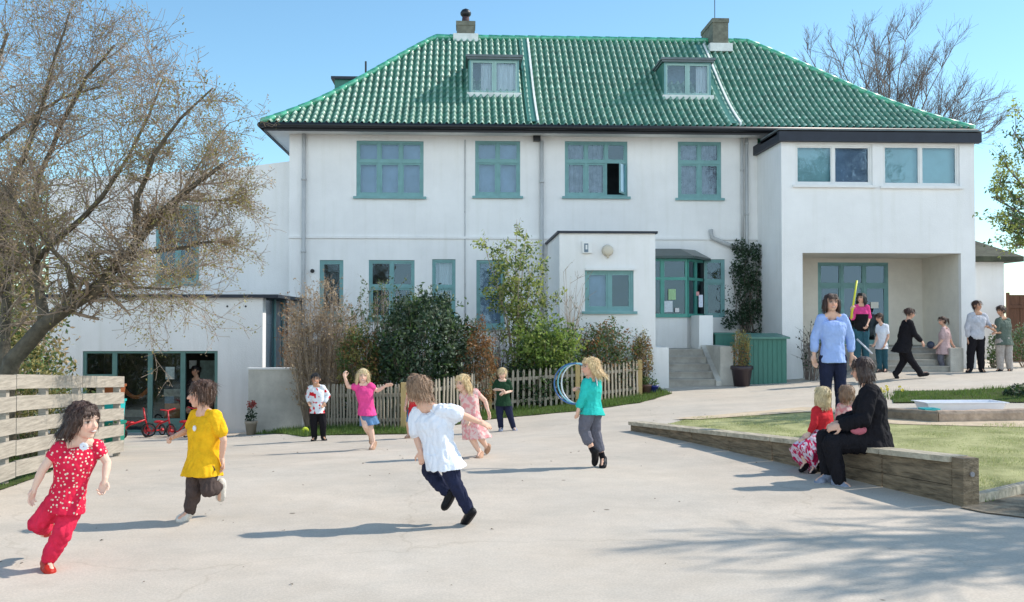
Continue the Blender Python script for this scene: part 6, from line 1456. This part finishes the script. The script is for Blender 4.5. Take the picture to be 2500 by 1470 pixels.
bush('olive_shrub', 'loose olive-green shrub behind the girl in the pink top', 'shrub', (825, 800, 930, 1000), 19.2, (('leafolive', 2), ('leafmid', 2), ('leafbrown', 1)), 6500, .06, 60)
spray('tangled_shrub', 'thin tangled shrub in front of the double ground-floor window', 'shrub', 850, 1010, 690, 19.9, 140, 'twig', leaves=('leafmid', 5, .06), side=6)
bush('laurel', 'large dark glossy laurel bush in the middle of the bed', 'shrub', (922, 712, 1150, 1000), 19.3, (('leafdark', 5), ('leafmid', 2), ('leafgrey', 3)), 13000, .095, 40, asp=.45)
bush('brown_shrub', 'shrub with brown dead leaves right of the laurel', 'shrub', (1115, 790, 1215, 1000), 19.2, (('leafbrown', 4), ('leafgrey', 1)), 5500, .06, 50)
spray('bare_shrub', 'small bare dark shrub behind the blonde boy in green', 'shrub', 1170, 1260, 800, 20.2, 80, 'twigdark', side=5)
# tall airy shrub
T = thing('tall_shrub', 'tall airy yellow-green shrub growing up the facade left of the porch', 'shrub', (at(1262, 950, 20.7).x, 20.7, g(1, 20.7)))
m, lv, lv2, tp = MB(), MB(), MB(), []
for (x1, y1) in ((1180, 590), (1200, 640), (1235, 600), (1262, 535), (1285, 560), (1300, 640), (1325, 660), (1215, 700), (1340, 720), (1270, 640)):
    p = at(1262, 955, 20.7); p.z = g(p.x, 20.7); q = at(x1, y1, 20.7+rv.uniform(-.5, .5)); mid = p.lerp(q, .5)+Vector((0, 0, .1)); mid.x = p.x+(q.x-p.x)*.3
    m.tube([p, p.lerp(mid, .5)+rdir()*.03, mid, mid.lerp(q, .5)+rdir()*.04, q], [.022, .018, .014, .009, .003], 5)
    for k in range(10):
        o = mid.lerp(q, k/10); grow(m, tp, o, n3((q-p).normalized()*.5+rdir()), .32, .005, 1, kids=4, minr=.002)
for p, d in tp:
    for k in range(9 if p.z < 3.6 else 6): leaf(lv if rv.random() < .6 else lv2, p-d*rv.uniform(0, .22)+rdir()*.08, rv.uniform(.05, .11))
m.build('stems', MAT['twig'], T, True); lv.build('foliage', MAT['leafgold'], T); lv2.build('foliage', MAT['leafmid'], T)
bush('lime_shrub', 'bright lime-green leafy shrub left of the turquoise girl', 'shrub', (1258, 790, 1405, 930), 20.0, (('leaflime', 4), ('leafgold', 1), ('leafmid', 2)), 6500, .09, 30, asp=.5, lump=.6)
bush('low_shrub', 'dull green low shrub in shade beneath the lime-green one', 'shrub', (1200, 880, 1400, 1010), 19.9, (('leafdark', 3), ('leafmid', 2)), 5200, .07, 30, dep=.5)
bush('low_shrub', 'mixed dark green and russet shrub under the porch window', 'shrub', (1400, 790, 1545, 960), 20.9, (('leafgrey', 2), ('leafmid', 3), ('leafbrown', 2)), 7500, .065, 40, dep=.5, lump=.5)
spray('whippy_shrub', 'leaning whippy bare branches left of the porch window', 'shrub', 1330, 1450, 640, 20.6, 26, 'twigpale', r=.008, lean=-.5, leaves=('leafgrey', 1, .04), side=4)
bush('dwarf_conifer', 'small brownish conifer at the right end of the picket fence', 'conifer', (1540, 812, 1592, 960), 21.3, (('leafbrown', 2), ('leafolive', 3), ('leafdark', 2)), 4500, .045, 20)
# dark growth along the foot of the whole bed
m = MB()
for i in range(1, 4):
    a, b_ = PF[i], PF[i+1]
    for k in range(22):
        t = k/22; c = a+(b_-a)*t+Vector((0, .75+.25*math.sin(k*2.1+i), 0)); c.z = g(c.x, c.y)+.3; cloud(m, c, (.28, .3, .42+.12*math.sin(k*1.7)), 170, .075, .5, .2, .3)
for k in range(16):
    t = .25+.75*k/16; a, b_ = PF[0], PF[1]; c = a+(b_-a)*t+Vector((0, .8, 0)); c.z = g(c.x, c.y)+.3; cloud(m, c, (.25, .3, .4), 170, .07, .5, .2, .3)
single(m, 'bed_undergrowth', MAT['leafdark'], 'dark leafy ground cover along the foot of the shrub bed behind the pickets', 'undergrowth', loc=(0, 0, 0), kind='stuff')
# climber on the wall
T = thing('climber', 'dark climbing plant on the wall right of the bay window', 'climber', (at(1830, 880, 24.7).x, 24.7, g(6.7, 24.7)))
m, lv, lv2 = MB(), MB(), MB()
for k in range(16):
    p = at(rv.uniform(1800, 1850), 840, 24.8); q = at(rv.uniform(1780, 1872), rv.uniform(590, 700), 24.75); pts = twig(m, p, q, .02, .004, 4, .12, 5)
for (bx, by, rr, n) in ((1808, 610, 22, 160), (1845, 615, 20, 130), (1830, 660, 42, 420), (1825, 720, 50, 520), (1838, 780, 42, 420), (1785, 780, 22, 140), (1800, 660, 25, 130), (1868, 700, 15, 60)):
    c = at(bx, by, 24.7); r = rr/FPX*24.7; cloud(lv, c, (r, .16, r*1.25), int(n*1.9), .075, .55, .1, .3)
    cloud(lv2, c+Vector((0, -.1, 0)), (r, .12, r*1.2), n//6, .05, .6, .1, .3)
m.build('stems', MAT['twigdark'], T, True); lv.build('foliage', MAT['leafdark'], T); lv2.build('foliage', MAT['leafgrey'], T)
# dark weeds by the wing corner
spray('dark_weed', 'thin dark plant at the wing corner behind the woman in blue', 'plant', 1962, 1992, 785, 22.4, 24, 'twigdark', r=.009, lean=.2, leaves=('leafdark', 3, .07), side=3)
bush('low_shrub', 'small leafy plant at the foot of the brown panel fence', 'plant', (2462, 790, 2540, 880), 23.2, (('leafmid', 2), ('leafgrey', 2)), 900, .08, 12, asp=.5)
bush('low_shrub', 'green plant between the man and the woman facing him', 'plant', (2412, 815, 2440, 905), 23.0, (('leafmid', 2), ('leafgrey', 1)), 400, .08, 8, asp=.5)
# pots
def pot(px_, py, Y, r, h, mat, name, label):
    p = at(px_, py, Y); z = g(p.x, Y); T = thing(name, label, 'potted plant', (p.x, Y, z)); m = MB(); m.lathe((p.x, Y, z), [(r*.72, 0), (r*.95, h*.8), (r*1.06, h*.82), (r*1.06, h), (r*.9, h), (r*.86, h*.8), (.01, h*.8)], 20); m.build('pot', mat, T, True); return T, Vector((p.x, Y, z+h))
T, c = pot(1811, 938, 21.7, .235, .45, M('dark_glazed_pot', (.035, .025, .03), rough=.35), 'potted_conifer', 'small golden conifer in a dark round pot beside the entrance steps')
m = MB(); m.tube([c-Vector((0, 0, .1)), c+Vector((0, 0, .6))], [.02, .008], 6); m.build('trunk', MAT['bark'], T)
m = MB(); cloud(m, c+Vector((0, 0, .36)), (.2, .2, .42), 1100, .05, .4, .3, .4, up=.6); m.build('foliage', MAT['leafolive'], T); m = MB(); cloud(m, c+Vector((0, 0, .3)), (.2, .2, .4), 500, .05, .4, .4, .4, up=.6); m.build('foliage', MAT['leafbrown'], T)
T, c = pot(613, 1050, 20.0, .12, .28, M('beige_pot', (.42, .34, .26)), 'potted_flower', 'small potted plant with red flowers against the pale garden wall')
m = MB(); cloud(m, c+Vector((0, 0, .14)), (.11, .11, .15), 220, .05, .6, .1); m.build('foliage', MAT['leafdark'], T)
m = MB(); cloud(m, c+Vector((0, 0, .33)), (.09, .09, .08), 160, .04, .8, .1); m.build('flowers', M('dull_red_petal', (.32, .06, .05), island=.3), T)
T, c = pot(1578, 950, 21.1, .12, .2, M('brown_pot', (.12, .07, .06)), 'potted_herb', 'small brown pot by the last fence post'); m = MB(); cloud(m, c+Vector((0, 0, .08)), (.11, .11, .1), 160, .04, .6, .1); m.build('foliage', MAT['leafmid'], T)
T, c = pot(1597, 946, 21.1, .09, .17, M('cobalt_pot', (.02, .03, .20), rough=.3), 'potted_herb', 'small cobalt blue pot beside the entrance steps'); m = MB(); cloud(m, c+Vector((0, 0, .05)), (.08, .08, .08), 120, .04, .6, .1); m.build('foliage', MAT['leafmid'], T)
# daffodils
p = hit(2196, 978); T = thing('daffodil_clump', 'clump of yellow daffodils in the planter behind the seated woman', 'flowers', (p.x, p.y+.3, g(p.x, p.y+.3))); m, f_ = MB(), MB(); b0 = Vector((p.x, p.y+.3, g(p.x, p.y+.3)))
for k in range(60):
    o = b0+Vector((rv.uniform(-.25, .25), rv.uniform(-.15, .15), 0)); q = o+Vector((rv.uniform(-.08, .08), rv.uniform(-.05, .05), rv.uniform(.1, .24))); m.add([o-Vector((.008, 0, 0)), o+Vector((.008, 0, 0)), q], [(0, 1, 2)])
    if k < 9:
        for a in range(6): leaf(f_, q+Vector((math.cos(a)*.018, -.01, math.sin(a)*.018)), .04, None, .7)
m.build('stems', MAT['blade2'], T); f_.build('flowers', M('yellow_petal', (.75, .62, .03), island=.2), T)
p = hit(2490, 968); bush('low_shrub', 'dark leafy plant in the planter at the right edge', 'plant', (2455, 935, 2540, 985), p.y, (('leafdark', 3), ('leafmid', 1)), 700, .06, 8)
# ---- bare tree behind the house
YB_ = 39.0; bt = thing('bare_tree', 'large leafless tree rising behind the right end of the roof', 'tree', (at(2170, 700, YB_).x, YB_, .3)); m, mc, tp = MB(), MB(), []
b0 = Vector((at(2170, 700, YB_).x, YB_, 0)); f0 = at(2165, 470, YB_)
m.tube([b0, b0.lerp(f0, .5)+Vector((.1, 0, 0)), f0], [.38, .3, .24], 10)
for (x, y, dy) in ((1985, 190, -1), (2040, 130, .5), (2085, 85, 0), (2130, 75, 1), (2170, 90, -.8), (2215, 80, 0), (2270, 140, 1), (2320, 130, -1), (2360, 200, .5), (2395, 240, 0), (2430, 265, -.6), (2420, 320, .6), (1960, 110, .8), (2240, 190, -1.2), (2340, 270, .8), (2010, 240, -1.2), (2110, 180, 1.3), (2160, 170, -1.6)):
    q = at(x, y, YB_+dy); mid = f0.lerp(q, .45)+Vector((0, 0, .15)); Q = [f0, f0.lerp(mid, .5)+rdir()*.1, mid, mid.lerp(q, .5)+rdir()*.12, q]; m.tube(Q, [.065, .05, .035, .02, .008], 6)
    for i in range(1, 5):
        for k in range(4):
            o = Q[i-1].lerp(Q[i], rv.random()); grow(mc, tp, o, n3((q-f0).normalized()*.9+rdir()*.75+Vector((0, 0, .15))), rv.uniform(.8, 1.5)*(.7 if i == 4 else 1), .018, 2, spread=.55, upb=.10, kids=6, minr=.0045)
m.build('trunk', MAT['twigdark'], bt, True); mc.build('branches', MAT['twigdark'], bt, True)
# ---- leafy tree at the right edge
YR = 16.5; rt_ = thing('leafy_tree', 'spring-green leafy tree reaching in from the right edge', 'tree', (at(2640, 900, YR).x, YR, g(10.5, YR))); m, mc, lv, lv2, tp = MB(), MB(), MB(), MB(), []
b0 = Vector((at(2640, 900, YR).x, YR, g(10.5, YR))); f0 = at(2630, 620, YR); m.tube([b0, b0.lerp(f0, .5)+Vector((.05, 0, 0)), f0], [.13, .1, .08], 8)
for (x, y, dy) in ((2440, 560, 0), (2420, 480, -.3), (2450, 400, .3), (2470, 310, 0), (2430, 440, .5), (2500, 280, -.5), (2560, 260, .3), (2480, 600, -.3), (2650, 240, 0), (2760, 320, 0), (2800, 450, .4), (2460, 520, -.8), (2520, 400, -.9), (2520, 560, -.6)):
    q = at(x, y, YR+dy); Q = [f0, f0.lerp(q, .5)+rdir()*.08+Vector((0, 0, .08)), q]; m.tube(Q, [.04, .025, .008], 5)
    for k in range(9): grow(mc, tp, Q[1].lerp(q, k/9), n3((q-f0).normalized()+rdir()*.9), .36, .007, 1, kids=4, minr=.003)
for p, d in tp:
    for k in range(12): leaf(lv if noise.noise(p*2) > -.1 else lv2, p-d*rv.uniform(0, .25)+rdir()*.06, rv.uniform(.04, .085))
m.build('trunk', MAT['twigdark'], rt_, True); mc.build('branches', MAT['twigdark'], rt_, True); lv.build('leaves', MAT['leafgold'], rt_); lv2.build('leaves', MAT['leafmid'], rt_)
# ---- tree out of the frame at the right whose shadow falls on the tarmac
st = thing('roadside_tree', 'leafless tree standing to the right that dapples the near tarmac with shade', 'tree', (13.3, 8.7, g(13.3, 8.7))); m, mc, tp = MB(), MB(), []
b0 = Vector((13.3, 8.7, g(13.3, 8.7))); f0 = b0+Vector((0, 0, 5.0)); m.tube([b0, f0], [.2, .13], 8)
for k in range(21):
    a = k*2.4; q = f0+Vector((math.cos(a)*2.8*rv.uniform(.5, 1)-.3, math.sin(a)*2.1*rv.uniform(.5, 1), rv.uniform(.6, 3.2))); Q = [f0, f0.lerp(q, .5)+rdir()*.1, q]; m.tube(Q, [.05, .035, .012], 5)
    for j in range(9): grow(mc, tp, f0.lerp(q, (j+2)/10), n3((q-f0).normalized()+rdir()*.8), .95, .026, 2, kids=5, minr=.015)
m.build('trunk', MAT['twigdark'], st, True); mc.build('branches', MAT['twigdark'], st, True)
lv = MB()
for p, d in tp[::3]: leaf(lv, p, .06)
lv.build('leaves', MAT['leafmid'], st)
